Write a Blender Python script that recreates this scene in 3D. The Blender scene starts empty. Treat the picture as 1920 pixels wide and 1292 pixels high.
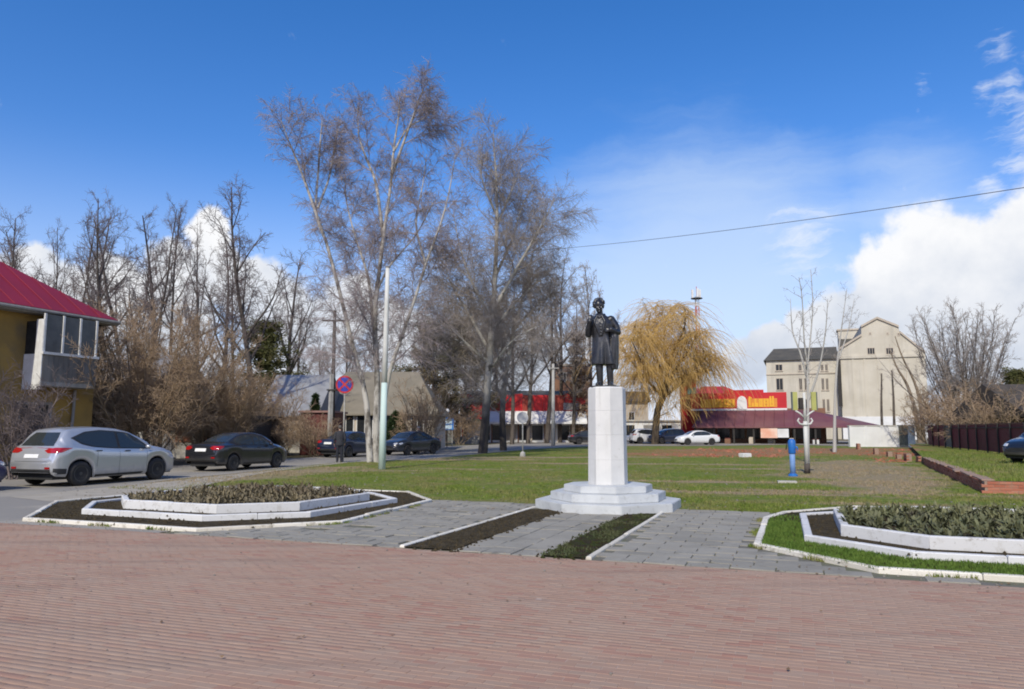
import bpy, bmesh, math, random
import numpy as np
from mathutils import Vector, Matrix
from mathutils.bvhtree import BVHTree

SC = bpy.context.scene
COL = SC.collection
R = math.radians
# ------------------------------------------------------------------ camera, sky, sun, exposure
FPX, CAMH = 1400.0, 1.6
PITCH = math.atan(159 / FPX)
cam = bpy.data.cameras.new('camera')
camo = bpy.data.objects.new('camera', cam)
COL.objects.link(camo)
camo.location = (0, 0, CAMH)
camo.rotation_euler = (R(90) + PITCH, 0, 0)
cam.sensor_width = 36
cam.lens = FPX / 1920 * 36
cam.clip_end = 6000
SC.camera = camo
SUN_EL, SUN_DIR = R(41), (-0.30, -0.954)
sun = bpy.data.lights.new('sun', 'SUN')
sun.energy = 3.7
sun.angle = R(0.55)
sun.color = (1.0, 0.935, 0.77)
suno = bpy.data.objects.new('sun', sun)
COL.objects.link(suno)
sv = Vector((SUN_DIR[0] * math.cos(SUN_EL), SUN_DIR[1] * math.cos(SUN_EL), math.sin(SUN_EL)))
suno.rotation_euler = sv.to_track_quat('Z', 'Y').to_euler()
suno.location = (0, -20, 40)
SC.view_settings.view_transform = 'Standard'
SC.view_settings.look = 'None'
SC.view_settings.exposure = 0.0
SC.view_settings.gamma = 1.0
SC.view_settings.use_curve_mapping = False
SC.cycles.filter_width = 1.9
SC.cycles.max_bounces = 6
SC.cycles.transparent_max_bounces = 4

_c, _s = math.cos(PITCH), math.sin(PITCH)
def ray(px, py):
    cx = (px - 960) / FPX; cy = (646 - py) / FPX
    return Vector((cx, -cy * _s + _c, cy * _c + _s))
def G(px, py, z=0.0):
    """ground point seen at a pixel of the 1920x1292 photograph (survey helper)"""
    d = ray(px, py); t = (z - CAMH) / d.z
    return Vector((d.x * t, d.y * t, z))
def P(px, py, Y):
    """point at distance Y north of the camera for a pixel (survey helper)"""
    d = ray(px, py); t = Y / d.y
    return Vector((d.x * t, Y, CAMH + d.z * t))
ANG = R(-20.7)
UC, US = math.cos(ANG), math.sin(ANG)
def UV(u, v, z=0.0):
    return Vector((u * UC - v * US, u * US + v * UC, z))
def toUV(p):
    return p.x * UC + p.y * US, -p.x * US + p.y * UC

class NT:
    """small helper for node trees"""
    def __init__(s, tree): s.t = tree; s.n = tree.nodes; s.l = tree.links
    def add(s, typ, **kw):
        n = s.n.new(typ)
        for k, v in kw.items(): setattr(n, k, v)
        return n
    def link(s, a, b): s.l.new(a, b)
    def set(s, sock, v):
        if hasattr(v, 'is_output') or isinstance(v, bpy.types.NodeSocket): s.l.new(v, sock)
        else: sock.default_value = v
    def math(s, op, a, b=0.0, c=None, clamp=False):
        n = s.add('ShaderNodeMath', operation=op); n.use_clamp = clamp
        s.set(n.inputs[0], a); s.set(n.inputs[1], b)
        if c is not None: s.set(n.inputs[2], c)
        return n.outputs[0]
    def vmath(s, op, a, b=None, out=0):
        n = s.add('ShaderNodeVectorMath', operation=op)
        s.set(n.inputs[0], a)
        if b is not None:
            if op == 'SCALE': s.set(n.inputs['Scale'], b)
            else: s.set(n.inputs[1], b)
        return n.outputs[out]
    def noise(s, vec, scale, detail=4, rough=.55, out='Fac'):
        n = s.add('ShaderNodeTexNoise'); s.set(n.inputs['Vector'], vec)
        n.inputs['Scale'].default_value = scale; n.inputs['Detail'].default_value = detail
        n.inputs['Roughness'].default_value = rough
        return n.outputs[out]
    def mix(s, f, a, b, blend='MIX'):
        n = s.add('ShaderNodeMix', data_type='RGBA', blend_type=blend)
        s.set(n.inputs[0], f); s.set(n.inputs[6], a); s.set(n.inputs[7], b)
        return n.outputs[2]
    def mr(s, v, a, b, c=0.0, d=1.0, smooth=True):
        n = s.add('ShaderNodeMapRange'); n.interpolation_type = 'SMOOTHSTEP' if smooth else 'LINEAR'
        s.set(n.inputs[0], v); n.inputs[1].default_value = a; n.inputs[2].default_value = b
        n.inputs[3].default_value = c; n.inputs[4].default_value = d
        return n.outputs[0]

# ------------------------------------------------------------------ world
def build_world():
    w = bpy.data.worlds.new('World'); SC.world = w; w.use_nodes = True
    T = NT(w.node_tree); T.n.clear()
    out = T.add('ShaderNodeOutputWorld'); bg = T.add('ShaderNodeBackground')
    T.link(bg.outputs[0], out.inputs[0])
    sky = T.add('ShaderNodeTexSky', sky_type='NISHITA')
    sky.sun_disc = False; sky.sun_elevation = SUN_EL
    sky.sun_rotation = math.atan2(SUN_DIR[0], SUN_DIR[1])
    sky.air_density = 1.0; sky.dust_density = 0.4; sky.ozone_density = 2.2
    hs = T.add('ShaderNodeHueSaturation'); hs.inputs['Saturation'].default_value = 1.38
    hs.inputs['Value'].default_value = 1.0; hs.inputs['Hue'].default_value = .5
    T.link(sky.outputs[0], hs.inputs['Color'])
    skyc = T.vmath('MULTIPLY', hs.outputs[0], (1.50, 1.17, 1.36))
    tc = T.add('ShaderNodeTexCoord')
    d = T.vmath('NORMALIZE', tc.outputs['Generated'])
    warp = T.noise(d, 9, 5, .6, 'Color')
    dw = T.vmath('ADD', d, T.vmath('SCALE', T.vmath('SUBTRACT', warp, (.5, .5, .5)), .055))
    blobs = [(1745,490,118),(1665,520,92),(1860,500,112),(1950,450,120),(1640,585,84),(1780,585,130),(1910,590,150),
             (1530,630,56),(1450,665,62),(1580,600,70),(1385,685,54),(1500,690,60),(2080,450,210),(2300,480,220),(2600,520,240),
             (396,436,52),(400,500,70),(335,505,60),(215,520,58),(240,550,70),(65,505,56),(130,550,66),(10,545,80),
             (470,540,66),(655,585,76),(590,630,84),(510,600,84),(750,640,80),(300,590,110),(150,620,110),
             (-150,520,110),(-350,500,140),(900,680,90),(1010,670,70),(90,720,130),(330,720,130),(580,720,130),(800,720,110),(1620,700,110),(1850,730,150),(1130,640,50)]
    m = None
    for (px, py, r) in blobs:
        c = ray(px, py).normalized()
        rr = r / FPX * (ray(px, py).length ** -1)
        v = T.math('MULTIPLY_ADD', T.vmath('DISTANCE', dw, tuple(c), out=1), -1.0 / (rr * 1.08), 1.0)
        m = v if m is None else T.math('MAXIMUM', m, v)
    sx = T.add('ShaderNodeSeparateXYZ'); T.link(d, sx.inputs[0])
    # cumulus bank going on round the horizon outside the view
    band = T.math('MULTIPLY', T.mr(sx.outputs[2], .02, .10), T.mr(sx.outputs[2], .17, .36, 1, 0))
    away = T.mr(sx.outputs[1], .35, .7, 1, 0)
    bank = T.math('MULTIPLY_ADD', T.math('MULTIPLY', T.mr(T.noise(d, 2.4, 3), .40, .62), T.math('MULTIPLY', band, away)), .8, -.1)
    m = T.math('MAXIMUM', m, bank)
    f1 = T.math('MULTIPLY_ADD', T.noise(d, 34, 6, .6), .4, T.math('MULTIPLY', T.noise(d, 13, 7, .58), .6))
    dens = T.math('ADD', m, T.math('MULTIPLY', T.math('SUBTRACT', f1, .5), 1.15))
    alpha = T.mr(dens, .06, .34)
    # light and shade inside the cumulus
    off = T.vmath('ADD', d, (-.012, .0, .035))
    f2 = T.noise(off, 11, 6, .55)
    low = T.mr(sx.outputs[2], .06, .27, .0, 1)
    sh = T.math('ADD', T.math('MULTIPLY', T.math('SUBTRACT', f2, .5), 2.1), T.math('MULTIPLY_ADD', low, .75, .22), clamp=True)
    ccol = T.mix(sh, (4.6, 5.1, 6.0, 1), (7.5, 7.55, 7.7, 1))
    # thin cirrus veil
    vc = ray(1300, 520).normalized()
    vd = T.math('MULTIPLY_ADD', T.vmath('DISTANCE', T.vmath('MULTIPLY', dw, (1, 1, 1.15)), (vc.x, vc.y, vc.z * 1.15), out=1), -1 / .31, 1.0)
    vc2 = ray(1700, 390).normalized()
    vd2 = T.math('MULTIPLY_ADD', T.vmath('DISTANCE', dw, tuple(vc2), out=1), -1 / .24, .62)
    vd = T.math('MAXIMUM', vd, vd2)
    mp = T.add('ShaderNodeMapping'); mp.inputs['Rotation'].default_value = (0, R(14), 0)
    mp.inputs['Scale'].default_value = (1.2, 1.2, 7)
    T.link(dw, mp.inputs['Vector'])
    st = T.noise(mp.outputs[0], 2.2, 6, .6)
    va = T.math('MULTIPLY', T.mr(T.math('ADD', vd, T.math('MULTIPLY', T.math('SUBTRACT', st, .5), .9)), .10, .85), .55)
    # generally paler air low down
    hz = T.mr(sx.outputs[2], -.02, .36, .80, 0)
    c0 = T.mix(hz, skyc, (4.6, 5.7, 7.3, 1))
    c1 = T.mix(va, c0, (5.2, 6.2, 7.5, 1))
    # loose wisps high on the right
    wm = None
    for (px, py, r) in ((1930,195,95),(1880,165,60),(1935,275,75),(1900,310,50),(1850,345,46),(1735,163,30),(1865,95,48),(1990,120,110),(1500,455,90),(1840,175,40)):
        c = ray(px, py).normalized(); rr = r / FPX * (ray(px, py).length ** -1)
        v = T.math('MULTIPLY_ADD', T.vmath('DISTANCE', dw, tuple(c), out=1), -1.0 / rr, 1.0); wm = v if wm is None else T.math('MAXIMUM', wm, v)
    wa = T.math('MULTIPLY', T.mr(T.math('ADD', wm, T.math('MULTIPLY', T.math('SUBTRACT', T.noise(mp.outputs[0], 9, 8, .68), .5), 2.6)), .28, 1.25), .72)
    c1 = T.mix(wa, c1, (6.6, 7.0, 7.7, 1))
    c2 = T.mix(alpha, c1, ccol)
    T.link(c2, bg.inputs[0]); bg.inputs[1].default_value = 0.13
build_world()

# ------------------------------------------------------------------ materials
MATS = {}
def principled(name):
    m = bpy.data.materials.new(name); m.use_nodes = True
    T = NT(m.node_tree); b = T.n['Principled BSDF']
    return m, T, b
def mat(name, c1, c2=None, c3=None, scale=3.0, detail=5, rough=.8, metal=0, bump=0, bscale=None, coord='Object',
        var=0.0, spec=.5, emit=None, coat=0, stretch=None, lo=.3, hi=.7):
    """procedural material: two noise-mixed colours, stains of a third, bump, per-object variation"""
    if name in MATS: return MATS[name]
    m, T, b = principled(name); MATS[name] = m
    tc = T.add('ShaderNodeTexCoord'); vec = tc.outputs[coord]
    if coord == 'World':
        pass
    if stretch:
        mp = T.add('ShaderNodeMapping'); mp.inputs['Scale'].default_value = stretch
        T.link(vec, mp.inputs['Vector']); vec = mp.outputs[0]
    c1 = (*c1, 1); c2 = (*(c2 or tuple(x * .75 for x in c1[:3])), 1)
    col = T.mix(T.mr(T.noise(vec, scale, detail), lo, hi), c1, c2)
    if c3: col = T.mix(T.mr(T.noise(vec, scale * .37, 4), .52, .72), col, (*c3, 1))
    if var:
        oi = T.add('ShaderNodeObjectInfo')
        k = T.mr(oi.outputs['Random'], 0, 1, 1 - var, 1 + var, False)
        col = T.vmath('SCALE', col, k)
    T.set(b.inputs['Base Color'], col)
    b.inputs['Roughness'].default_value = rough; b.inputs['Metallic'].default_value = metal
    b.inputs['Specular IOR Level'].default_value = spec
    if coat: b.inputs['Coat Weight'].default_value = coat; b.inputs['Coat Roughness'].default_value = .06
    if bump:
        bp = T.add('ShaderNodeBump'); bp.inputs['Strength'].default_value = bump; bp.inputs['Distance'].default_value = .02
        T.link(T.noise(vec, bscale or scale * 6, 6, .6), bp.inputs['Height']); T.link(bp.outputs[0], b.inputs['Normal'])
    return m

def pos_mat(name, build, rough=.9, bump=.4, bscale=30, spec=.3, bdist=.02):
    m, T, b = principled(name); MATS[name] = m
    g = T.add('ShaderNodeNewGeometry'); vec = g.outputs['Position']
    T.set(b.inputs['Base Color'], build(T, vec))
    b.inputs['Roughness'].default_value = rough; b.inputs['Specular IOR Level'].default_value = spec
    if bump:
        bp = T.add('ShaderNodeBump'); bp.inputs['Strength'].default_value = bump; bp.inputs['Distance'].default_value = bdist
        T.link(T.noise(vec, bscale, 6, .65), bp.inputs['Height']); T.link(bp.outputs[0], b.inputs['Normal'])
    return m
def ellipse(T, vec, c, rx, ry, ang):
    mp = T.add('ShaderNodeMapping', vector_type='TEXTURE')
    mp.inputs['Location'].default_value = (c.x, c.y, 0); mp.inputs['Rotation'].default_value = (0, 0, ang)
    mp.inputs['Scale'].default_value = (rx, ry, 1e3)
    T.link(vec, mp.inputs['Vector'])
    return T.math('SUBTRACT', 1.0, T.vmath('LENGTH', mp.outputs[0], out=1))
def grass_color(T, vec):
    n1 = T.noise(vec, .55, 6, .6); n2 = T.noise(vec, 4, 6, .7); n3 = T.noise(vec, .16, 3)
    g = T.mix(T.mr(n2, .3, .7), (.100, .148, .018, 1), (.185, .232, .038, 1))
    dry = T.mix(n2, (.19, .165, .060, 1), (.27, .225, .10, 1))
    col = T.mix(T.math('MULTIPLY', T.mr(T.math('ADD', T.math('MULTIPLY', n1, .6), T.math('MULTIPLY', n2, .4)), .43, .60), .72), g, dry)
    dirt = T.mix(n2, (.25, .185, .115, 1), (.41, .31, .21, 1))
    red = T.mix(T.mr(n2, .35, .65), (.32, .115, .065, 1), (.33, .21, .13, 1))
    def patch(lst):
        m = None
        for (px, py, rx, ry, a) in lst:
            e = ellipse(T, vec, G(px, py), rx, ry, a); m = e if m is None else T.math('MAXIMUM', m, e)
        return T.mr(T.math('ADD', m, T.math('MULTIPLY', T.math('SUBTRACT', T.math('MULTIPLY_ADD', n2, .35, T.math('MULTIPLY', n1, .75)), .53), 2.4)), -.15, .45)
    A = R(69)
    dm = patch([(1600,880,11,3.0,A),(1650,905,5,1.8,A),(1260,903,3.6,.45,R(-8)),(1380,925,3.5,.45,R(-15)),(1620,925,3.2,.5,R(-20)),(1440,880,3.0,.6,R(-10)),
                (500,888,6,1.7,R(60)),(400,900,5,1.6,R(66)),(560,884,3,1,R(40)),(640,884,4,.5,R(10)),(1840,960,2.4,.7,R(-20)),(1700,950,2,.4,R(-20)),(900,880,3,.35,R(-10)),(1000,858,9,1.2,R(4)),(820,862,6,1.2,0),(1180,870,7,.7,R(-6))])
    col = T.mix(T.math('MULTIPLY', dm, T.mr(n2, .25, .6, .45, .9)), col, dirt)
    rm = patch([(1330,852,8,4.6,R(8)),(1430,846,10,7,R(0)),(1240,852,4,2.5,0),(1650,850,7,3,A),(1560,843,9,5,0)])
    return T.mix(T.math('MULTIPLY', rm, .8), col, red)

M_LAWN = pos_mat('lawn_turf', grass_color, .95, .9, 14, .15, .06)
M_GROUND = pos_mat('far_ground', lambda T, v: T.mix(T.mr(T.noise(v, .07, 5), .35, .65), (.11, .105, .05, 1), (.17, .135, .085, 1)), .95, .5, 3)
def asphalt(T, v):
    a = T.mix(T.noise(v, 60, 3, .7), (.22, .205, .18, 1), (.31, .29, .255, 1))
    a = T.mix(T.mr(T.noise(v, .5, 5), .45, .62), a, (.34, .31, .26, 1))
    return T.mix(T.mr(T.noise(v, 1.7, 6, .7), .60, .70), a, (.17, .158, .14, 1))
M_ASPH = pos_mat('worn_asphalt', asphalt, .9, .25, 60)
M_PATH = pos_mat('sandy_path', lambda T, v: T.mix(T.mr(T.noise(v, 2.2, 6, .7), .3, .7), (.33, .295, .235, 1), (.42, .38, .31, 1)), .93, .35, 40)
M_SOIL = pos_mat('dark_soil', lambda T, v: T.mix(T.mr(T.noise(v, 9, 6, .7), .3, .7), (.042, .033, .019, 1), (.105, .082, .048, 1)), .97, 1.0, 26, .1, .06)
M_SOILG = pos_mat('mossy_soil', lambda T, v: T.mix(T.mr(T.noise(v, 5, 6, .7), .42, .62), T.mix(T.noise(v, 14, 4), (.03, .023, .014, 1), (.07, .05, .03, 1)), (.05, .065, .016, 1)), .97, 1.0, 26, .1, .06)
def rnd_node(T):
    at = T.add('ShaderNodeAttribute', attribute_name='rnd')
    oi = T.add('ShaderNodeObjectInfo')
    return T.math('FRACT', T.math('ADD', at.outputs['Fac'], T.math('MULTIPLY', oi.outputs['Random'], .999)))
def along(T, v, su, sv_):
    """coordinates stretched along the rows of paving"""
    mp = T.add('ShaderNodeMapping'); mp.inputs['Rotation'].default_value = (0, 0, -ANG); mp.inputs['Scale'].default_value = (su, sv_, 1)
    T.link(v, mp.inputs['Vector']); return mp.outputs[0]
def paver_col(T, v):
    r = rnd_node(T)
    a = T.mix(r, (.38, .25, .182, 1), (.415, .288, .216, 1))
    wn = T.add('ShaderNodeTexWhiteNoise', noise_dimensions='1D'); T.link(r, wn.inputs['W'])
    a = T.mix(T.mr(wn.outputs['Value'], .80, .82), a, (.395, .29, .222, 1))
    a = T.mix(T.mr(wn.outputs['Value'], .14, .12), a, (.375, .215, .160, 1))
    a = T.mix(T.math('MULTIPLY', T.mr(T.noise(v, .45, 5, .6), .40, .64), .6), a, (.41, .31, .238, 1))
    a = T.mix(T.math('MULTIPLY', T.mr(T.noise(along(T, v, .22, 1.5), 1.0, 6, .7), .50, .68), .62), a, (.26, .195, .155, 1))
    a = T.mix(T.math('MULTIPLY', T.mr(T.noise(along(T, v, .12, .9), 1.7, 5, .6), .50, .68), .5), a, (.425, .335, .262, 1))
    a = T.mix(T.math('MULTIPLY', T.mr(T.noise(v, 5.5, 6, .75), .63, .74), .5), a, (.20, .155, .125, 1))
    a = T.mix(T.math('MULTIPLY', T.mr(T.noise(v, .8, 4, .6), .62, .76), .4), a, (.42, .225, .165, 1))
    a = T.mix(T.math('MULTIPLY', T.noise(v, 90, 3, .7), .25), a, (.25, .185, .15, 1))
    return T.vmath('MULTIPLY', a, (.97, .905, .86))
M_PAVER = pos_mat('pink_paver', paver_col, .88, .3, 120, .3, .006)
M_JOINT = pos_mat('joint_sand', lambda T, v: T.mix(T.noise(v, 8, 5), (.39, .285, .225, 1), (.45, .345, .28, 1)), .95, .3, 60)
def slab_col(T, v):
    r = rnd_node(T)
    a = T.mix(r, (.255, .236, .19, 1), (.33, .305, .248, 1))
    a = T.mix(T.mr(T.noise(v, 1.3, 6, .65), .42, .64), a, (.345, .32, .262, 1))
    a = T.mix(T.math('MULTIPLY', T.mr(T.noise(v, 3.2, 6, .75), .57, .70), .8), a, (.115, .11, .095, 1))
    return T.mix(T.math('MULTIPLY', T.noise(v, 70, 3, .7), .4), a, (.18, .175, .165, 1))
M_SLAB = pos_mat('grey_slab', slab_col, .85, .4, 60, .3, .01)
M_SLABJ = pos_mat('slab_joint', lambda T, v: T.mix(T.mr(T.noise(v, 3, 5), .4, .6), (.16, .15, .125, 1), (.14, .14, .085, 1)), .95, .4, 50)
def white_paint(T, v):
    r = rnd_node(T)
    a = T.mix(r, (.60, .595, .58, 1), (.68, .675, .655, 1))
    a = T.mix(T.math('MULTIPLY', T.mr(T.noise(v, 5, 6, .7), .52, .68), .6), a, (.44, .42, .375, 1))
    a = T.mix(T.math('MULTIPLY', T.mr(T.noise(v, 22, 5, .7), .60, .68), .6), a, (.30, .275, .235, 1))
    return T.mix(T.math('MULTIPLY', T.mr(T.noise(v, 2.3, 6, .8), .58, .66), .55), a, (.20, .165, .12, 1))
M_WHITE = pos_mat('whitewash', white_paint, .75, .3, 40, .3, .006)
def kerb_paint(T, v):
    r = rnd_node(T)
    a = T.mix(r, (.60, .555, .46, 1), (.76, .72, .63, 1))
    a = T.mix(T.math('MULTIPLY', T.mr(T.noise(v, 4, 6, .7), .52, .66), .75), a, (.36, .32, .25, 1))
    return T.mix(T.math('MULTIPLY', T.mr(T.noise(v, 17, 5, .7), .60, .72), .6), a, (.24, .21, .16, 1))
M_KERB = pos_mat('worn_kerb_paint', kerb_paint, .82, .5, 40, .3, .01)
def streaks(T, v, hs, vs, lo, hi):
    mp = T.add('ShaderNodeMapping'); mp.inputs['Scale'].default_value = (hs, hs, vs); T.link(v, mp.inputs['Vector'])
    return T.mr(T.noise(mp.outputs[0], 1.0, 5, .65), lo, hi)
def plinth_old(T, v):
    a = T.mix(T.mr(T.noise(v, 2.2, 5), .35, .65), (.68, .67, .64, 1), (.62, .615, .59, 1))
    return T.mix(T.math('MULTIPLY', T.mr(T.noise(v, 9, 6, .7), .56, .72), .45), a, (.46, .44, .39, 1))
def plinth_col(T, v):
    a = plinth_old(T, v)
    return T.mix(T.math('MULTIPLY', streaks(T, v, 7, .5, .50, .70), .38), a, (.42, .40, .355, 1))
M_PLINTH = pos_mat('painted_plinth', plinth_col, .55, .15, 25, .4, .006)
def mill_col(T, v):
    a = T.mix(T.mr(T.noise(v, .35, 7), .35, .65), (.61, .57, .48, 1), (.53, .49, .40, 1))
    a = T.mix(T.math('MULTIPLY', T.noise(v, 3.0, 5, .7), .35), a, (.44, .39, .31, 1))
    a = T.mix(T.math('MULTIPLY', streaks(T, v, .9, .07, .48, .70), .55), a, (.40, .37, .31, 1))
    return T.mix(T.math('MULTIPLY', T.mr(T.noise(along(T, v, .05, .05), 9.0, 6, .75), .60, .72), .5), a, (.36, .31, .25, 1))
def step_col(T, v):
    a = T.mix(T.mr(T.noise(v, 2.2, 5), .35, .65), (.57, .585, .58, 1), (.50, .515, .515, 1))
    return T.mix(T.math('MULTIPLY', T.mr(T.noise(v, 8, 6, .7), .53, .70), .55), a, (.33, .325, .31, 1))
M_STEP = pos_mat('painted_steps', step_col, .5, .15, 25, .4, .006)
def brick_col(T, v):
    r = rnd_node(T)
    a = T.mix(r, (.32, .10, .06, 1), (.46, .19, .12, 1))
    return T.mix(T.math('MULTIPLY', T.mr(T.noise(v, 6, 6, .7), .5, .7), .6), a, (.30, .21, .15, 1))
M_MILL = pos_mat('silicate_brick', mill_col, .92, .3, 6, .3, .02)
M_BRICK = pos_mat('red_brick', brick_col, .9, .5, 50, .2, .01)
M_MORTAR = pos_mat('mortar', lambda T, v: T.mix(T.noise(v, 12, 4), (.28, .17, .12, 1), (.35, .26, .20, 1)), .95, .5, 40)

# ------------------------------------------------------------------ mesh helpers
def raw_mesh(name, V, F, smooth=False, rnd=None, midx=None):
    me = bpy.data.meshes.new(name)
    if isinstance(V, np.ndarray) and isinstance(F, np.ndarray):
        nf, k = F.shape
        me.vertices.add(len(V)); me.vertices.foreach_set('co', V.astype(np.float32).ravel())
        me.loops.add(nf * k); me.loops.foreach_set('vertex_index', F.astype(np.int32).ravel())
        me.polygons.add(nf); me.polygons.foreach_set('loop_start', np.arange(0, nf * k, k, dtype=np.int32))
        me.update(calc_edges=True)
    else:
        me.from_pydata([tuple(v) for v in V], [], F); me.update()
    if smooth: me.polygons.foreach_set('use_smooth', np.ones(len(me.polygons), dtype=bool))
    if midx is not None: me.polygons.foreach_set('material_index', np.asarray(midx, dtype=np.int32))
    if rnd is not None:
        a = me.attributes.new('rnd', 'FLOAT', 'FACE'); a.data.foreach_set('value', np.asarray(rnd, dtype=np.float32))
    return me
def link(name, me, m=None, parent=None, loc=None, rotz=0, **props):
    o = bpy.data.objects.new(name, me); COL.objects.link(o)
    if m is not None and not me.materials:
        for x in (m if isinstance(m, (list, tuple)) else [m]): me.materials.append(x)
    if parent is not None: o.parent = parent
    if loc is not None: o.location = loc
    if rotz: o.rotation_euler[2] = rotz
    for k, v in props.items(): o[k] = v
    return o
USED = {}
def thing(name, label, cat, loc=(0, 0, 0), rotz=0, group=None, me=None, m=None):
    o = bpy.data.objects.new(name, me); COL.objects.link(o)
    if me is not None and m is not None and not me.materials:
        for x in (m if isinstance(m, (list, tuple)) else [m]): me.materials.append(x)
    o.location = loc; o.rotation_euler[2] = rotz
    o['label'] = label; o['category'] = cat
    if group: o['group'] = group
    return o
def copy_thing(src, loc, rotz, scale=None, label=None):
    c = src.copy(); COL.objects.link(c); c.location = loc; c.rotation_euler[2] = rotz
    if scale is not None: c.scale = scale if hasattr(scale, '__len__') else (scale,) * 3
    if label: c['label'] = label
    for ch in src.children:
        d = ch.copy(); COL.objects.link(d); d.parent = c
        for g in ch.children:
            e = g.copy(); COL.objects.link(e); e.parent = d
    return c

class MB:
    """collects simple solids into one mesh"""
    def __init__(s): s.V = []; s.F = []; s.mi = []; s.R = []
    def add(s, V, F, mi=0, rnd=0.0):
        b = len(s.V); s.V += [tuple(v) for v in V]
        for f in F: s.F.append(tuple(i + b for i in f)); s.mi.append(mi); s.R.append(rnd)
        return s
    def box(s, x0, x1, y0, y1, z0, z1, mi=0, rnd=0.0):
        V = [(x, y, z) for z in (z0, z1) for y in (y0, y1) for x in (x0, x1)]
        return s.add(V, [(0, 2, 3, 1), (4, 5, 7, 6), (0, 1, 5, 4), (2, 6, 7, 3), (0, 4, 6, 2), (1, 3, 7, 5)], mi, rnd)
    def cbox(s, x0, x1, y0, y1, z0, z1, c=.01, mi=0, rnd=0.0):
        """box with chamfered top edges"""
        V = [(x, y, z0) for y in (y0, y1) for x in (x0, x1)] + [(x, y, z1 - c) for y in (y0, y1) for x in (x0, x1)]
        V += [(x, y, z1) for y in (y0 + c, y1 - c) for x in (x0 + c, x1 - c)]
        F = [(0, 1, 5, 4), (2, 6, 7, 3), (0, 4, 6, 2), (1, 3, 7, 5), (4, 5, 9, 8), (6, 10, 11, 7), (4, 8, 10, 6), (5, 7, 11, 9), (8, 9, 11, 10)]
        return s.add(V, F, mi, rnd)
    def prism(s, poly, z0, z1, mi=0, rnd=0.0, top=None):
        n = len(poly); t = top or poly
        V = [(p[0], p[1], z0) for p in poly] + [(p[0], p[1], z1) for p in t]
        F = [tuple(range(n - 1, -1, -1)), tuple(range(n, 2 * n))] + [(i, (i + 1) % n, n + (i + 1) % n, n + i) for i in range(n)]
        return s.add(V, F, mi, rnd)
    def extr(s, poly, axis, a, b, mi=0):
        """prism of a polygon in the plane normal to axis ('x' -> (y,z), 'y' -> (x,z))"""
        n = len(poly)
        mk = (lambda p, t: (t, p[0], p[1])) if axis == 'x' else (lambda p, t: (p[0], t, p[1]))
        V = [mk(p, a) for p in poly] + [mk(p, b) for p in poly]
        F = [tuple(range(n)), tuple(range(2 * n - 1, n - 1, -1))] + [(i, n + i, n + (i + 1) % n, (i + 1) % n) for i in range(n)]
        return s.add(V, F, mi)
    def tube(s, pts, rad, n=8, mi=0, cap=True):
        pts = [Vector(p) for p in pts]; k = len(pts)
        if not hasattr(rad, '__len__'): rad = [rad] * k
        b = []
        ref = Vector((0, 0, 1)) if abs((pts[-1] - pts[0]).normalized().z) < .9 else Vector((1, 0, 0))
        V = []
        for i, p in enumerate(pts):
            t = (pts[min(i + 1, k - 1)] - pts[max(i - 1, 0)]).normalized()
            a = t.cross(ref).normalized(); c = t.cross(a)
            V += [p + rad[i] * (math.cos(2 * math.pi * j / n) * a + math.sin(2 * math.pi * j / n) * c) for j in range(n)]
        F = [(i * n + j, i * n + (j + 1) % n, (i + 1) * n + (j + 1) % n, (i + 1) * n + j) for i in range(k - 1) for j in range(n)]
        if cap: F += [tuple(range(n - 1, -1, -1)), tuple((k - 1) * n + j for j in range(n))]
        return s.add(V, F, mi)
    def lathe(s, prof, n=16, cx=0, cy=0, mi=0, a0=0.0):
        V = [(cx + r * math.cos(a0 + 2 * math.pi * j / n), cy + r * math.sin(a0 + 2 * math.pi * j / n), z) for r, z in prof for j in range(n)]
        k = len(prof)
        F = [(i * n + j, i * n + (j + 1) % n, (i + 1) * n + (j + 1) % n, (i + 1) * n + j) for i in range(k - 1) for j in range(n)]
        F += [tuple(range(n - 1, -1, -1)), tuple((k - 1) * n + j for j in range(n))]
        return s.add(V, F, mi)
    def ell(s, c, r, n=10, m=7, mi=0, rot=None):
        V = []
        for i in range(1, m):
            a = math.pi * i / m
            for j in range(n):
                q = Vector((r[0] * math.sin(a) * math.cos(2 * math.pi * j / n), r[1] * math.sin(a) * math.sin(2 * math.pi * j / n), r[2] * math.cos(a)))
                V.append(q)
        V += [Vector((0, 0, r[2])), Vector((0, 0, -r[2]))]
        if rot is not None: V = [rot @ q for q in V]
        V = [q + Vector(c) for q in V]
        t = len(V) - 2
        F = [(i * n + j, (i + 1) * n + j, (i + 1) * n + (j + 1) % n, i * n + (j + 1) % n) for i in range(m - 2) for j in range(n)]
        F += [(t, j, (j + 1) % n) for j in range(n)] + [(t + 1, (m - 2) * n + (j + 1) % n, (m - 2) * n + j) for j in range(n)]
        return s.add(V, F, mi)
    def mesh(s, name, smooth=False):
        me = raw_mesh(name, s.V, s.F, smooth, s.R if any(s.R) else None, s.mi if any(s.mi) else None)
        return me
    def obj(s, name, m, parent=None, smooth=False, loc=None, rotz=0, **props):
        return link(name, s.mesh(name, smooth), m, parent, loc, rotz, **props)

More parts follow.
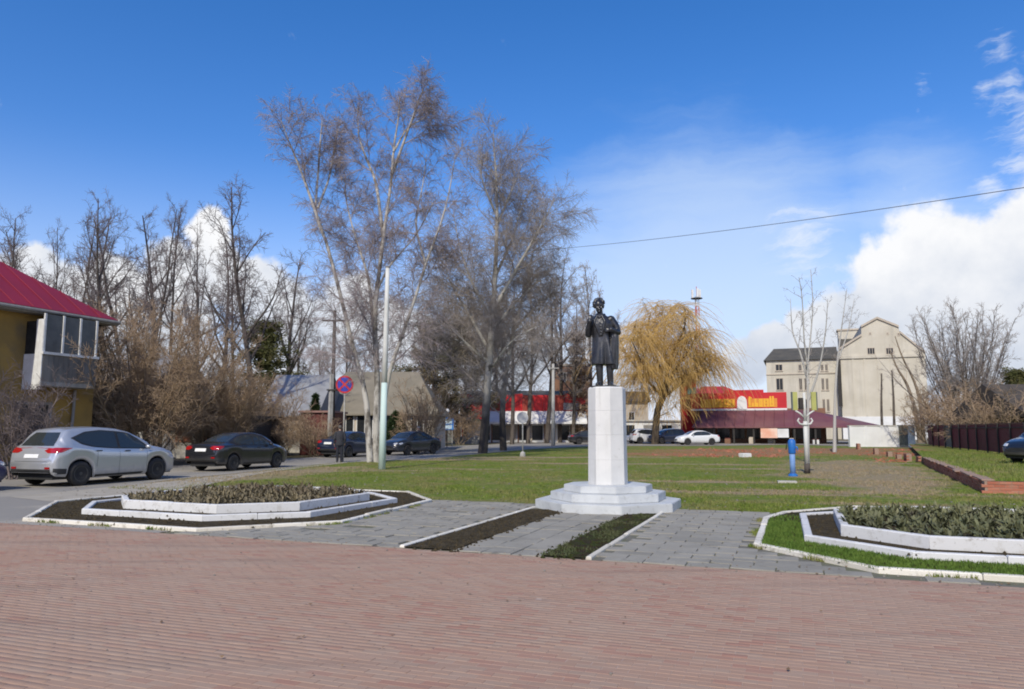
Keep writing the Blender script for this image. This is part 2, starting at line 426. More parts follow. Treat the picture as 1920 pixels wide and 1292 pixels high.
def sheet(name, pts, z, m, **props):
    bm = bmesh.new()
    vs = [bm.verts.new((p[0], p[1], z)) for p in pts]
    f = bm.faces.new(vs)
    if f.normal.z < 0 or True:
        bm.normal_update()
        if f.normal.z < 0: f.normal_flip()
    bmesh.ops.triangulate(bm, faces=[f])
    me = bpy.data.meshes.new(name); bm.to_mesh(me); bm.free()
    return link(name, me, m, **props)
def bevel_mesh(me, w=.01, seg=1):
    bm = bmesh.new(); bm.from_mesh(me)
    es = [e for e in bm.edges if len(e.link_faces) == 2 and e.calc_face_angle(0) > .5]
    bmesh.ops.bevel(bm, geom=es, offset=w, segments=seg, affect='EDGES', clamp_overlap=True)
    bm.to_mesh(me); bm.free()
def in_poly(x, y, poly):
    r = False; n = len(poly)
    for i in range(n):
        x0, y0 = poly[i][0], poly[i][1]; x1, y1 = poly[(i + 1) % n][0], poly[(i + 1) % n][1]
        if (y0 > y) != (y1 > y) and x < (x1 - x0) * (y - y0) / (y1 - y0) + x0: r = not r
    return r
# ------------------------------------------------------------------ ground and paving
rng = random.Random(7)
def uvl(lst): return [UV(*q) for q in lst]
sheet('ground', [(-2500, -2500), (2500, -2500), (2500, 2500), (-2500, 2500)], 0.0, M_GROUND, kind='structure')
lawn_pts = [UV(-17.6, 15.4), UV(-18.7, 18.7), G(540, 878), G(620, 869), G(720, 864), G(800, 861), G(900, 851), G(1000, 842), G(1100, 837),
            G(1200, 836.5), G(1330, 836.5), G(1480, 834), G(1600, 837), UV(9.3, 72), UV(10.5, 40), UV(13, 15.3), UV(-7, 15.4), UV(-14.9, 15.2)]
sheet('lawn', lawn_pts, .004, M_LAWN, kind='structure')
sheet('road', [UV(-60, 9.0), UV(-9.3, 9.05), UV(-9.3, 13), UV(-14.0, 15.0), UV(-16.0, 15.5), UV(-17.55, 15.4), UV(-18.65, 18.7), G(540, 878), G(620, 869), G(720, 864), G(800, 861), G(900, 851), G(1000, 842), G(1100, 837),
               G(1200, 836), G(1330, 836), G(1480, 833.5), G(1600, 836.5), G(1600, 827), G(1400, 826), G(1180, 827), G(1000, 829.5), G(900, 834), G(815, 838), G(720, 846), UV(-26, 36), UV(-25.2, 12), UV(-60, 12)], .008, M_ASPH, kind='structure')
sheet('path', [UV(-17.5, 12.6), UV(-15.0, 12.0), UV(-15.1, 15.6), UV(-17.2, 20), UV(-18.8, 24), UV(-20.2, 31.2), UV(-20.6, 31.2), UV(-19.2, 24), UV(-18.1, 18)], .012, M_PATH, kind='structure')
# pink plaza
plaza = sheet('plaza', [UV(-40, -30), UV(40, -30), UV(40, 9.1), UV(-40, 9.1)], .0088, M_JOINT, kind='structure')
def pavers():
    L, W, g = .18, .075, .0020
    one = MB().cbox(-L / 2 + g, L / 2 - g, -W / 2 + g, W / 2 - g, 0, .0065, .0022)
    bv = np.array(one.V); bf = np.array(one.F)
    me = one.mesh('brick')
    C = []
    nrow = int((9.1 - 2.0) / W)
    for j in range(nrow):
        v = 9.1 - W * (j + .5)
        for i in range(int(25 / L)):
            u = -15.5 + L * (i + .5 * (j % 2))
            C.append((u, v))
    r = np.random.default_rng(3)
    near = []
    for k, (u, v) in enumerate(C):
        p = UV(u, v)
        if p.y > 4.75 and abs(p.x) < p.y * .69: near.append((p.length, k))
    near.sort(); single = set(k for _, k in near[:300])
    rest = np.array([c for k, c in enumerate(C) if k not in single])
    n = len(rest)
    z = .005 + r.normal(0, .0007, n)
    V = np.empty((n, len(bv), 3)); V[:, :, 0] = bv[None, :, 0] + rest[:, None, 0]; V[:, :, 1] = bv[None, :, 1] + rest[:, None, 1]
    tilt = r.normal(0, .006, (n, 2))
    V[:, :, 2] = bv[None, :, 2] + z[:, None] + bv[None, :, 0] * tilt[:, :1] + bv[None, :, 1] * tilt[:, 1:]
    F = bf[None] + (np.arange(n) * len(bv))[:, None, None]
    me2 = raw_mesh('paving_bricks', V.reshape(-1, 3), F.reshape(-1, bf.shape[1]), rnd=np.repeat(r.random(n), len(bf)))
    link('paving_bricks', me2, M_PAVER, plaza, rotz=ANG, kind='stuff')
    me.materials.append(M_PAVER)
    for k in sorted(single):
        u, v = C[k]
        o = link('brick', me, None, plaza, UV(u, v, .005 + rng.gauss(0, .0007)), ANG + rng.gauss(0, .008))
        o.rotation_euler[0] = rng.gauss(0, .006)
pavers()

# grey slab pavement
BED_L = [(-12.7, 9.42), (-8.77, 9.35), (-7.2, 10.97), (-7.55, 15.0), (-9.1, 16.8), (-12.8, 16.9), (-14.9, 15.2), (-15.0, 11.8)]
BED_R = [(.79, 9.40), (4.8, 9.35), (6.4, 10.9), (6.4, 15), (4.8, 16.8), (1.0, 16.8), (-.3, 15.2), (-.6, 14.1), (-.6, 10.84)]
MON = (-3.66, 15.28)
def octo(ap, cu=0, cv=0):
    Rr = ap / math.cos(math.pi / 8)
    return [(cu + Rr * math.cos(math.pi / 8 + k * math.pi / 4), cv + Rr * math.sin(math.pi / 8 + k * math.pi / 4)) for k in range(8)]
pavement = sheet('pavement', uvl([(-9.2, 9.1), (14, 9.1), (14, 15.45), (-9.2, 15.45)]), .010, M_SLABJ, kind='structure')
def slabs():
    step = octo(1.3, *MON)
    meshes = []
    for k in range(10):
        mb = MB(); s = .244
        q = [(-s, -s), (s, -s), (s, s), (-s, s)]
        if k > 6:
            c = rng.randrange(4); x, y = q[c]
            nx, ny = q[c - 1], q[(c + 1) % 4]
            a = (x + (q[c - 1][0] - x) * rng.uniform(.1, .35), y + (q[c - 1][1] - y) * rng.uniform(.1, .35))
            b = (x + (q[(c + 1) % 4][0] - x) * rng.uniform(.1, .35), y + (q[(c + 1) % 4][1] - y) * rng.uniform(.1, .35))
            q = q[:c] + [a, b] + q[c + 1:]
        mb.prism([(x * 1.0, y) for x, y in q], -.005, .010, top=[(x * .985, y * .985) for x, y in q])
        me = mb.mesh('slab'); me.materials.append(M_SLAB); meshes.append(me)
    regs = [(-9.1, -5.1, 9.1, 15.45, .5), (-4.28, -3.04, 9.1, 14.4, .4133), (-2.4, 1.6, 9.1, 15.45, .5)]
    for (u0, u1, v0, v1, su) in regs:
        nu = round((u1 - u0) / su); sv_ = .26 if su == .5 else .48; nv = int((v1 - v0) / sv_)
        for j in range(nv):
            for i in range(nu):
                u = u0 + (i + .5 + (.25 * (-1) ** j if su == .5 else 0)) * su; v = v0 + (j + .5) * sv_
                if in_poly(u, v, BED_L) or in_poly(u, v, BED_R) or in_poly(u, v, step): continue
                if rng.random() < .03: continue
                o = link('slab', rng.choice(meshes), None, pavement, UV(u, v, .013 + rng.gauss(0, .0028)), ANG + rng.choice((0, math.pi)) + rng.gauss(0, .008))
                o.scale = (su / .5, sv_ / .5, 1)
                o.rotation_euler[0] = rng.gauss(0, .014); o.rotation_euler[1] = rng.gauss(0, .010)
slabs()

def kerb_run(parent, a, b, zb, zt, width, m, name, seg=.95, inward=1, c=.012, jit=.006):
    """row of stones from a to b (Vectors)"""
    L = (b - a).length; n = max(1, round(L / seg)); ang = math.atan2(b.y - a.y, b.x - a.x)
    for i in range(n):
        l = L / n
        me = MB().cbox(-l / 2 + .004, l / 2 - .004, 0, width, zb, zt + rng.gauss(0, jit * .6), c).mesh(name)
        p = a.lerp(b, (i + .5) / n)
        link(name, me, m, parent, (p.x, p.y, 0), ang + rng.gauss(0, .004))
def strip(u0, u1, kerb_u, m):
    st = sheet('planting_strip', uvl([(u0, 9.12), (u1, 9.12), (u1, 14.3), (u0, 14.3)]), .030, m, kind='structure')
    if kerb_u is not None:
        kerb_run(st, UV(kerb_u, 9.12), UV(kerb_u, 14.6), .0, .045, .07, M_KERB, 'kerb_stone', 1.0)
    return st
sL = strip(-5.0, -4.28, -5.0, M_SOIL)
sR = strip(-3.04, -2.5, -2.41, M_SOILG)

# soil crumbs / litter lying on bare soil: uneven relief
def lumps(name, polys, z, n, size, m, parent, seed, hmax=.035):
    r = random.Random(seed); mb = MB()
    for poly, hole in polys:
        xs = [p[0] for p in poly]; ys = [p[1] for p in poly]; k = 0
        while k < n:
            u = r.uniform(min(xs), max(xs)); v = r.uniform(min(ys), max(ys))
            if not in_poly(u, v, poly) or (hole and in_poly(u, v, hole)): continue
            k += 1
            s = r.uniform(.4, 1) * size; p = UV(u, v)
            a = r.uniform(0, 6)
            q = [(p.x + s * r.uniform(.6, 1) * math.cos(a + t * 1.57), p.y + s * r.uniform(.6, 1) * math.sin(a + t * 1.57), z - .01) for t in range(4)]
            mb.add(q + [(p.x, p.y, z + r.uniform(.2, 1) * hmax)], [(0, 1, 4), (1, 2, 4), (2, 3, 4), (3, 0, 4)])
    return mb.obj(name, m, parent, kind='stuff')
lumps('soil_clods', [([(-4.98, 9.0), (-4.17, 9.0), (-4.2, 14.2), (-4.98, 14.2)], None)], .026, 620, .05, M_SOIL, sL, 1)
lumps('soil_clods', [([(-3.13, 9.02), (-2.5, 9.02), (-2.5, 14.2), (-3.12, 14.2)], None)], .026, 520, .045, M_SOILG, sR, 2)

def blades(name, pts, h, w, m, parent, seed, **props):
    """grass: one mesh of bent blades (two triangles each)"""
    r = np.random.default_rng(seed); n = len(pts)
    a = r.uniform(0, 6.283, n); hh = h * r.uniform(.45, 1.25, n); ww = w * r.uniform(.6, 1.4, n)
    lean = r.uniform(.1, .8, n) * hh; la = r.uniform(0, 6.283, n)
    P_ = np.asarray(pts)
    V = np.empty((n, 3, 3))
    V[:, 0] = P_ + np.stack([np.cos(a) * ww, np.sin(a) * ww, np.zeros(n)], 1)
    V[:, 1] = P_ - np.stack([np.cos(a) * ww, np.sin(a) * ww, np.zeros(n)], 1)
    V[:, 2] = P_ + np.stack([np.cos(la) * lean, np.sin(la) * lean, hh], 1)
    me = raw_mesh(name, V.reshape(-1, 3), np.arange(n * 3).reshape(n, 3))
    return link(name, me, m, parent, **props)
def lawn_grass():
    r = np.random.default_rng(11); out = []
    poly = [(p.x, p.y) for p in lawn_pts]
    beds = [[(q.x, q.y) for q in uvl(b)] for b in (BED_L, BED_R)] + [[(q.x, q.y) for q in uvl(octo(1.42, *MON))]]
    tgt = 110000
    while len(out) < tgt:
        # denser close to the camera
        Y = 14 + 46 * r.random() ** 1.9; X = r.uniform(-.62, .75) * Y
        if math.sin(X * 1.9 + 1.3 * math.sin(Y * 1.1)) + math.sin(Y * 1.4 + math.sin(X * .7) * 1.7) + r.normal(0, .8) < -.5: continue
        if not in_poly(X, Y, poly) or any(in_poly(X, Y, b) for b in beds): continue
        for k in range(5):
            out.append((X + r.normal(0, .05), Y + r.normal(0, .05), .002))
    return out
M_GRASS = pos_mat('grass_blade', grass_color, .8, 0)
blades('grass', lawn_grass(), .055, .010, M_GRASS, None, 5, kind='stuff', label='short patchy grass growing on the lawn')

# ------------------------------------------------------------------ flower beds
def sc(lst, k): return [(u * k, v * k) for u, v in lst]
LOW_L = sc([(-12.76, 10.63), (-9.78, 10.55), (-8.38, 11.73), (-8.24, 14.7), (-9.6, 15.9), (-12.7, 15.9), (-13.9, 14.7), (-13.9, 11.8)], .972)
UP_L = sc([(-12.35, 11.2), (-9.98, 11.12), (-8.87, 12.08), (-8.76, 14.4), (-9.9, 15.4), (-12.4, 15.4), (-13.4, 14.4), (-13.4, 12.1)], .972)
LOW_R = sc([(1.28, 10.58), (4.3, 10.55), (5.5, 11.7), (5.5, 14.7), (4.3, 15.9), (1.3, 15.9), (0, 14.7), (.05, 11.66)], .972)
UP_R = sc([(1.55, 11.13), (4.1, 11.1), (5.0, 12.05), (5, 14.4), (4.1, 15.4), (1.55, 15.4), (.55, 14.4), (.55, 12.05)], .972)
def ring(parent, poly, zb, zt, w, m, name, seg, **k):
    n = len(poly)
    for i in range(n):
        kerb_run(parent, UV(*poly[i]), UV(*poly[(i + 1) % n]), zb, zt, w, m, name, seg, **k)
def bed(label, kerb, low, up, soil_m):
    t = thing('flower_bed', label, 'flower bed', (0, 0, 0), group='raised flower beds in front of the monument')
    ring(t, kerb, 0, .072, .10, M_KERB, 'kerb_stone', 1.0)
    ring(t, low, .0, .145, .11, M_WHITE, 'edging_block', 1.0, jit=.004)
    ring(t, up, .08, .265, .11, M_WHITE, 'edging_block', 1.0, jit=.004)
    for poly, z, m in ((kerb, .045, soil_m), (low, .108, M_SOIL), (up, .20, M_SOIL)):
        cx = sum(p[0] for p in poly) / len(poly); cy = sum(p[1] for p in poly) / len(poly)
        q = [UV(cx + (p[0] - cx) * .985, cy + (p[1] - cy) * .985) for p in poly]
        s = sheet('soil', q, z, m); s.parent = t
    lumps('soil_clods', [(kerb, low)], .05, 900, .05, soil_m, t, 21, .04)
    lumps('soil_clods', [(low, up)], .11, 350, .05, M_SOIL, t, 22, .04)
    return t
bedL = bed('raised bed with bare dark soil inside its cream kerb, left of the monument', BED_L, LOW_L, UP_L, M_SOIL)
bedR = bed('raised bed with bright green grass inside its kerb, right of the monument', BED_R, LOW_R, UP_R, M_SOILG)
M_FRESH = pos_mat('fresh_grass', lambda T, v: T.mix(T.mr(T.noise(v, 6, 5, .7), .3, .7), (.060, .118, .014, 1), (.125, .19, .03, 1)), .8, 0)
def bed_grass():
    r = random.Random(4); out = []
    while len(out) < 42000:
        u = r.uniform(-.5, 6.3); v = r.uniform(9.4, 14.6)
        if not in_poly(u, v, BED_R) or in_poly(u, v, LOW_R): continue
        if v > 13.6 and r.random() < .8: continue
        p = UV(u, v); out.append((p.x, p.y, .045))
    return out
blades('grass', bed_grass(), .045, .007, M_FRESH, bedR, 9, kind='stuff')

# bedding plants
M_PLANT = mat('bedding_leaf', (.15, .125, .065), (.21, .165, .095), (.11, .07, .045), 5, rough=.75, var=.28)
M_PLANT_R = mat('bedding_leaf_grey', (.075, .085, .034), (.155, .15, .07), (.05, .036, .022), 6, rough=.7, var=.3)
def plant_mesh(seed, m):
    r = random.Random(seed); V = []; F = []
    for k in range(r.randint(14, 20)):
        a = r.uniform(0, 6.283); L = r.uniform(.10, .21); w = r.uniform(.011, .020)
        up = r.uniform(.75, 1.45); x0 = r.gauss(0, .03); y0 = r.gauss(0, .03)
        ca, sa = math.cos(a), math.sin(a); b = len(V)
        for j, (t, ww) in enumerate(((0, .35), (.35, 1), (.7, .85), (1, .1))):
            rr = L * math.cos(up) * (t + .25 * t * t); z = L * math.sin(up) * t - .10 * L * t * t * 2
            V.append((x0 + ca * rr - sa * w * ww, y0 + sa * rr + ca * w * ww, z)); V.append((x0 + ca * rr + sa * w * ww, y0 + sa * rr - ca * w * ww, z + .012 * ww))
        for j in range(3): F.append((b + 2 * j, b + 2 * j + 1, b + 2 * j + 3, b + 2 * j + 2))
    for k in range(3):
        a = r.uniform(0, 6.28); h = r.uniform(.12, .24); b = len(V)
        x, y = .04 * math.cos(a), .04 * math.sin(a); e = (x * 2.2, y * 2.2, h)
        V += [(x - .004, y, 0), (x + .004, y, 0), e]; F.append((b, b + 1, b + 2))
    me = raw_mesh('bedding_plant', V, F); me.materials.append(m); return me
def plant_bed(bed_t, up, n, m, label, group, seed):
    r = random.Random(seed); ms = [plant_mesh(seed * 10 + k, m) for k in range(7)]; pts = []
    cx = sum(p[0] for p in up) / len(up); cy = sum(p[1] for p in up) / len(up)
    inn = [(cx + (p[0] - cx) * .93, cy + (p[1] - cy) * .93) for p in up]
    tries = 0
    while len(pts) < n and tries < 20000:
        tries += 1
        u = r.uniform(min(p[0] for p in inn), max(p[0] for p in inn)); v = r.uniform(min(p[1] for p in inn), max(p[1] for p in inn))
        if not in_poly(u, v, inn): continue
        if any((u - a) ** 2 + (v - b) ** 2 < .205 ** 2 for a, b in pts): continue
        pts.append((u, v))
    pts.sort(key=lambda q: q[1] - .15 * abs(q[0]))
    tail = MB()
    for u, v in pts[148:]:
        me = r.choice(ms); a = r.uniform(0, 6.28); s = r.uniform(.8, 1.2) * 1.1; p = UV(u, v, .197); c, sn = math.cos(a) * s, math.sin(a) * s
        tail.add([(p.x + q.co.x * c - q.co.y * sn, p.y + q.co.x * sn + q.co.y * c, p.z + q.co.z * s) for q in me.vertices], [tuple(f.vertices) for f in me.polygons])
    tail.obj('bedding_plants', m, bed_t, kind='stuff')
    for u, v in pts[:148]:
        o = thing('bedding_plant', label, 'plant', UV(u, v, .197), r.uniform(0, 6.28), group, r.choice(ms))
        s = r.uniform(.8, 1.2); o.scale = (s * 1.15, s * 1.15, s * r.uniform(.8, 1.1))
plant_bed(bedL, UP_L, 290, M_PLANT, 'brownish green bedding plant in the flower bed left of the monument', 'plants in the left flower bed', 3)
plant_bed(bedR, UP_R, 290, M_PLANT_R, 'dark grey green bedding plant in the flower bed right of the monument', 'plants in the right flower bed', 5)

# ------------------------------------------------------------------ monument
def monument():
    p = UV(*MON)
    t = thing('monument_pedestal', 'white octagonal stepped pedestal carrying the black statue', 'pedestal', p, ANG)
    for ap, z0, z1 in ((1.39, 0, .185), (1.10, .185, .345), (.845, .345, .485)):
        me = MB().prism(octo(ap), z0, z1).mesh('step'); bevel_mesh(me, .012, 2); link('step', me, M_STEP, t)
    zs = [.485, .985, 1.485, 1.98, 2.43]
    for i in range(4):
        k0 = .378 - .016 * (zs[i] - .485) / 2; k1 = .378 - .016 * (zs[i + 1] - .485) / 2
        me = MB().prism(octo(k0), zs[i] + (.0006 if i else 0), zs[i + 1] - .0006, top=octo(k1)).mesh('plinth_block'); bevel_mesh(me, .0035, 1); link('plinth_block', me, M_PLINTH, t)
    me = MB().prism(octo(.366), 2.4302, 2.47, top=octo(.335)).mesh('plinth_cap'); bevel_mesh(me, .006, 1); link('plinth_cap', me, M_PLINTH, t)
monument()

# ------------------------------------------------------------------ litter
def litter():
    """dry leaves, pebbles and clods lying about"""
    r = random.Random(77); mb = MB(); st = MB()
    beds = [[(q.x, q.y) for q in uvl(b)] for b in (BED_L, BED_R)]
    for k in range(5200):
        if k < 1500:
            u, v = r.uniform(-13, 8), r.uniform(3.2, 15.4) if k % 3 else r.gauss(9.2, .25)
            if k % 3 and r.random() < .55: continue
            p = UV(u, v); z = .024
        else:
            Y = 15 + 30 * r.random() ** 1.7; p = Vector((r.uniform(-.6, .7) * Y, Y, 0)); z = .02
        if any(in_poly(p.x, p.y, b) for b in beds): continue
        s = r.uniform(.008, .024) if p.y < 14 else r.uniform(.015, .045); a = r.uniform(0, 6.28); c, sn = math.cos(a) * s, math.sin(a) * s
        if k % 4:
            mb.add([(p.x + c, p.y + sn, z + r.uniform(-.004, .012)), (p.x - sn * .6, p.y + c * .6, z), (p.x - c, p.y - sn, z + r.uniform(-.004, .012)), (p.x + sn * .6, p.y - c * .6, z)], [(0, 1, 2), (0, 2, 3)], 0, r.random())
        else:
            s *= .8
            st.ell((p.x, p.y, z - .008), (s, s * r.uniform(.6, .9), s * .6), 5, 3)
    mb.obj('fallen_leaves', mat('dry_leaf', (.21, .13, .06), (.13, .08, .045), (.28, .20, .11), 2.0, rough=.85), None, kind='stuff', label='dry leaves scattered on paving and lawn')
    st.obj('pebbles', mat('pebble_grey', (.24, .22, .19), (.15, .135, .115), scale=2, rough=.9), None, kind='stuff', label='small stones scattered on paving and lawn')
    # weeds along the joints of the kerbs and slabs
    w = []; moss = []
    for k in range(900):
        t = r.random(); e = r.choice([(BED_R, 8), (BED_R, 0), (BED_R, 7), (BED_L, 0), (BED_L, 1), (BED_L, 2)]); q0, q1 = e[0][e[1]], e[0][(e[1] + 1) % len(e[0])]
        cu, cv = (2.9, 13) if e[0] is BED_R else (-11, 13)
        u, v = q0[0] + (q1[0] - q0[0]) * t, q0[1] + (q1[1] - q0[1]) * t
        if math.sin(u * 5.1) + math.sin(v * 3.7) < .2: continue
        d = math.hypot(u - cu, v - cv); u += (u - cu) / d * abs(r.gauss(.03, .03)); v += (v - cv) / d * abs(r.gauss(.03, .03)); p = UV(u, v)
        for j in range(5): w.append((p.x + r.gauss(0, .02), p.y + r.gauss(0, .02), .018))
    for k in range(1100):
        u, v = r.uniform(-3.06, -2.52), r.uniform(9.1, 13.9)
        if math.sin(u * 9 + v * 2.3) + math.sin(v * 4.1) + r.gauss(0, .5) < .3: continue
        p = UV(u, v)
        for j in range(4): moss.append((p.x + r.gauss(0, .025), p.y + r.gauss(0, .025), .03))
    blades('weeds', moss, .035, .008, mat('mossy_weed', (.05, .068, .02), (.085, .088, .034), scale=3), sR, 15, kind='stuff')
    blades('weeds', w, .05, .007, M_GRASS, pavement, 14, kind='stuff')
litter()
# ------------------------------------------------------------------ figures
def remeshed(mb, name, voxel, smooth_it=2):
    me = raw_mesh(name + '_raw', mb.V, mb.F)
    o = bpy.data.objects.new(name + '_raw', me); COL.objects.link(o)
    md = o.modifiers.new('r', 'REMESH'); md.mode = 'VOXEL'; md.voxel_size = voxel; md.use_smooth_shade = True
    sm = o.modifiers.new('s', 'SMOOTH'); sm.iterations = smooth_it; sm.factor = .5
    dg = bpy.context.evaluated_depsgraph_get(); dg.update()
    out = bpy.data.meshes.new_from_object(o.evaluated_get(dg)); out.name = name
    bpy.data.objects.remove(o); bpy.data.meshes.remove(me)
    out.polygons.foreach_set('use_smooth', np.ones(len(out.polygons), dtype=bool))
    return out
def limb(mb, pts, rad, n=12):
    mb.tube(pts, rad, n)
    for p, r in zip(pts, rad): mb.ell(p, (r, r, r), n, 8)
def hand(mb, p, d, side, palm, r=.0105, curl=.6, s=1.0):
    """palm with four curled fingers and a thumb leaving its side; d: pointing, side: thumb side, palm: palm normal"""
    d = Vector(d).normalized(); side = (Vector(side) - d * d.dot(Vector(side))).normalized(); palm = d.cross(side) * (1 if d.cross(side).dot(Vector(palm)) > 0 else -1)
    p = Vector(p)
    m3 = Matrix((side, d, palm)).transposed()
    mb.ell(p + d * .045 * s, (.042 * s, .052 * s, .017 * s), 10, 7, rot=m3)
    for i, (o, L) in enumerate(((.031, .068), (.0105, .078), (-.0105, .073), (-.031, .056))):
        a = p + d * .085 * s + side * o * s; L *= s
        b = a + (d * math.cos(curl) + palm * math.sin(curl)) * L * .5
        c = b + (d * math.cos(curl * 2.2) + palm * math.sin(curl * 2.2)) * L * .5
        limb(mb, [a, b, c], [r * s, r * s * .95, r * s * .8], 8)
    a = p + d * .02 * s + side * .036 * s; b = a + (side * .6 + d * .6 + palm * .3).normalized() * .038 * s; c = b + (d * .8 + side * .1 + palm * .5).normalized() * .03 * s
    limb(mb, [a, b, c], [r * 1.25 * s, r * 1.1 * s, r * s], 8)
def head(mb, c, yaw=0.0, s=1.0, curls=None):
    c = Vector(c); Rz = Matrix.Rotation(yaw, 3, 'Z')
    q = lambda x, y, z: c + Rz @ (Vector((x, y, z)) * s)
    mb.ell(q(0, .012, .03), (.078 * s, .096 * s, .098 * s), 16, 12)
    mb.ell(q(0, -.018, -.045), (.058 * s, .066 * s, .072 * s), 14, 10)      # jaw
    mb.ell(q(0, -.072, -.098), (.024 * s, .018 * s, .018 * s))               # chin
    limb(mb, [q(0, -.086, .022), q(0, -.108, -.022)], [.010 * s, .0145 * s], 8)   # nose
    for k in (-1, 1):
        mb.ell(q(.030 * k, -.079, .030), (.026 * s, .012 * s, .008 * s))    # brow
        mb.ell(q(.030 * k, -.072, .008), (.0135 * s, .0125 * s, .009 * s))     # eye
        mb.ell(q(.042 * k, -.058, -.028), (.020 * s, .020 * s, .022 * s))     # cheek
        mb.ell(q(.080 * k, .008, -.004), (.011 * s, .024 * s, .034 * s))   # ear
    mb.ell(q(0, -.083, -.056), (.022 * s, .010 * s, .0055 * s)); mb.ell(q(0, -.081, -.069), (.019 * s, .010 * s, .006 * s))
    if curls:
        r = random.Random(curls)
        for k in range(70):
            a = r.uniform(-.35, math.pi + .35); e = r.uniform(-.35, 1.5)
            v = Vector((math.cos(a) * math.cos(e) * .086, math.sin(a) * math.cos(e) * .10 + .014, math.sin(e) * .102 + .038))
            if v.y < -.035 and v.z < .085: continue
            rr = r.uniform(.018, .034)
            mb.ell(q(*v), (rr * s, rr * s, rr * s * .8), 8, 6)
def loft(mb, rings, n=40):
    """rings: list of (cx, cy, z, rx, ry, fn(theta))"""
    V = []
    for (cx, cy, z, rx, ry, fn) in rings:
        for j in range(n):
            t = 2 * math.pi * j / n; k = fn(t) if fn else 1
            V.append((cx + rx * k * math.cos(t), cy + ry * k * math.sin(t), z))
    m = len(rings)
    F = [(i * n + j, i * n + (j + 1) % n, (i + 1) * n + (j + 1) % n, (i + 1) * n + j) for i in range(m - 1) for j in range(n)]
    F += [tuple(range(n - 1, -1, -1)), tuple((m - 1) * n + j for j in range(n))]
    mb.add(V, F)
def statue():
    mb = MB()
    # legs and shoes
    for x, y, tx in ((-.125, -.05, -.05), (.075, .0, .06)):
        limb(mb, [(x, y + .02, .06), (x - .005, y, .32), (x - .01, y, .52), (x * .8 - .03, 0, .85)], [.062, .072, .082, .11], 14)
        mb.ell((x + tx * .4, y - .07, .055), (.056, .135, .05), 14, 8); mb.ell((x, y + .03, .05), (.05, .07, .05))
        mb.box(x - .05, x + .05, y - .16, y + .08, .012, .04)
    # frock coat with folds, parted in front below the waist
    def fold(z):
        k = max(0, (1.0 - z) / .56)
        def f(t):
            d = math.atan2(math.sin(t + math.pi / 2 - .25), math.cos(t + math.pi / 2 - .25))
            part = -.34 * k * math.exp(-(d / .20) ** 2) + .07 * k * math.exp(-((abs(d) - .36) / .12) ** 2)
            return 1 + part + k * (.050 * math.sin(5 * t + .6) + .035 * math.sin(9 * t + 2.1)) + .018 * math.sin(7 * t + 3 * z) + .012 * math.sin(13 * t - 5 * z)
        return f
    R_ = []
    for z, cx, rx, ry in ((.455, -.04, .272, .21), (.50, -.04, .272, .21), (.62, -.043, .262, .20), (.76, -.048, .246, .185), (.90, -.055, .226, .17), (1.0, -.065, .212, .158), (1.06, -.07, .21, .156),
                          (1.16, -.08, .226, .162), (1.28, -.088, .240, .166), (1.36, -.092, .230, .15), (1.42, -.10, .175, .12), (1.47, -.108, .11, .09)):
        R_.append((cx, .005, z, rx, ry, fold(z)))
    loft(mb, R_, 64)
    mb.ell((-.26, .01, 1.375), (.095, .09, .085), 14, 10); mb.ell((.10, .01, 1.375), (.095, .09, .085), 14, 10)
    # arm raised with the hand by the lapel (viewer's left)
    limb(mb, [(-.285, .01, 1.36), (-.335, .0, 1.22), (-.352, -.045, 1.085)], [.078, .074, .068], 14)
    limb(mb, [(-.352, -.045, 1.085), (-.33, -.13, 1.21), (-.292, -.185, 1.33)], [.068, .060, .048], 14)
    limb(mb, [(-.296, -.18, 1.318), (-.29, -.188, 1.335)], [.056, .056], 14)
    hand(mb, (-.29, -.188, 1.335), (.22, -.06, 1), (.9, .2, -.1), (.3, .9, 0), curl=.55)
    # arm bent at the waist holding the cloak (viewer's right)
    limb(mb, [(.125, .01, 1.36), (.205, .02, 1.23), (.238, .02, 1.115)], [.078, .074, .068], 14)
    limb(mb, [(.238, .02, 1.115), (.205, -.09, 1.11), (.145, -.17, 1.145)], [.068, .060, .050], 14)
    limb(mb, [(.15, -.165, 1.14), (.138, -.178, 1.15)], [.056, .056], 14)
    hand(mb, (.136, -.18, 1.15), (-.85, -.35, -.1), (0, .2, 1), (.2, .9, -.5), curl=.7)
    # cloak hanging from the forearm in folds
    CR = []
    for z, cx, rx, ry in ((.36, .165, .062, .11), (.44, .165, .070, .12), (.60, .170, .074, .125), (.80, .178, .074, .125), (1.0, .185, .074, .12), (1.10, .185, .070, .11), (1.15, .18, .05, .09)):
        CR.append((cx, -.02, z, rx, ry, lambda t, z=z: 1 + .13 * math.sin(6 * t + 2 * z) * min(1, (1.2 - z) / .3) + .06 * math.sin(11 * t)))
    loft(mb, CR, 48)
    # lapels, collar, waistcoat, buttons, cravat
    for k in (-1, 1):
        a = [(-.105 + k * .045, -.118, 1.455), (-.098 + k * .105, -.145, 1.33), (-.082 + k * .06, -.162, 1.18), (-.076 + k * .022, -.162, 1.04)]
        limb(mb, a, [.020, .024, .018, .012], 8)
        limb(mb, [(-.108 + k * .075, .055, 1.475), (-.108 + k * .085, -.02, 1.482), (-.107 + k * .05, -.088, 1.458)], [.024, .026, .022], 8)
    for i in range(5): mb.ell((-.086 + .004 * i, -.158, 1.30 - .062 * i), (.010, .012, .010), 8, 6)
    mb.ell((-.108, -.09, 1.455), (.040, .036, .034)); mb.ell((-.102, -.118, 1.415), (.03, .03, .04))
    limb(mb, [(-.108, .015, 1.42), (-.122, .0, 1.56)], [.066, .058], 14)
    head(mb, (-.134, -.012, 1.655), .28, 1.18, curls=5)
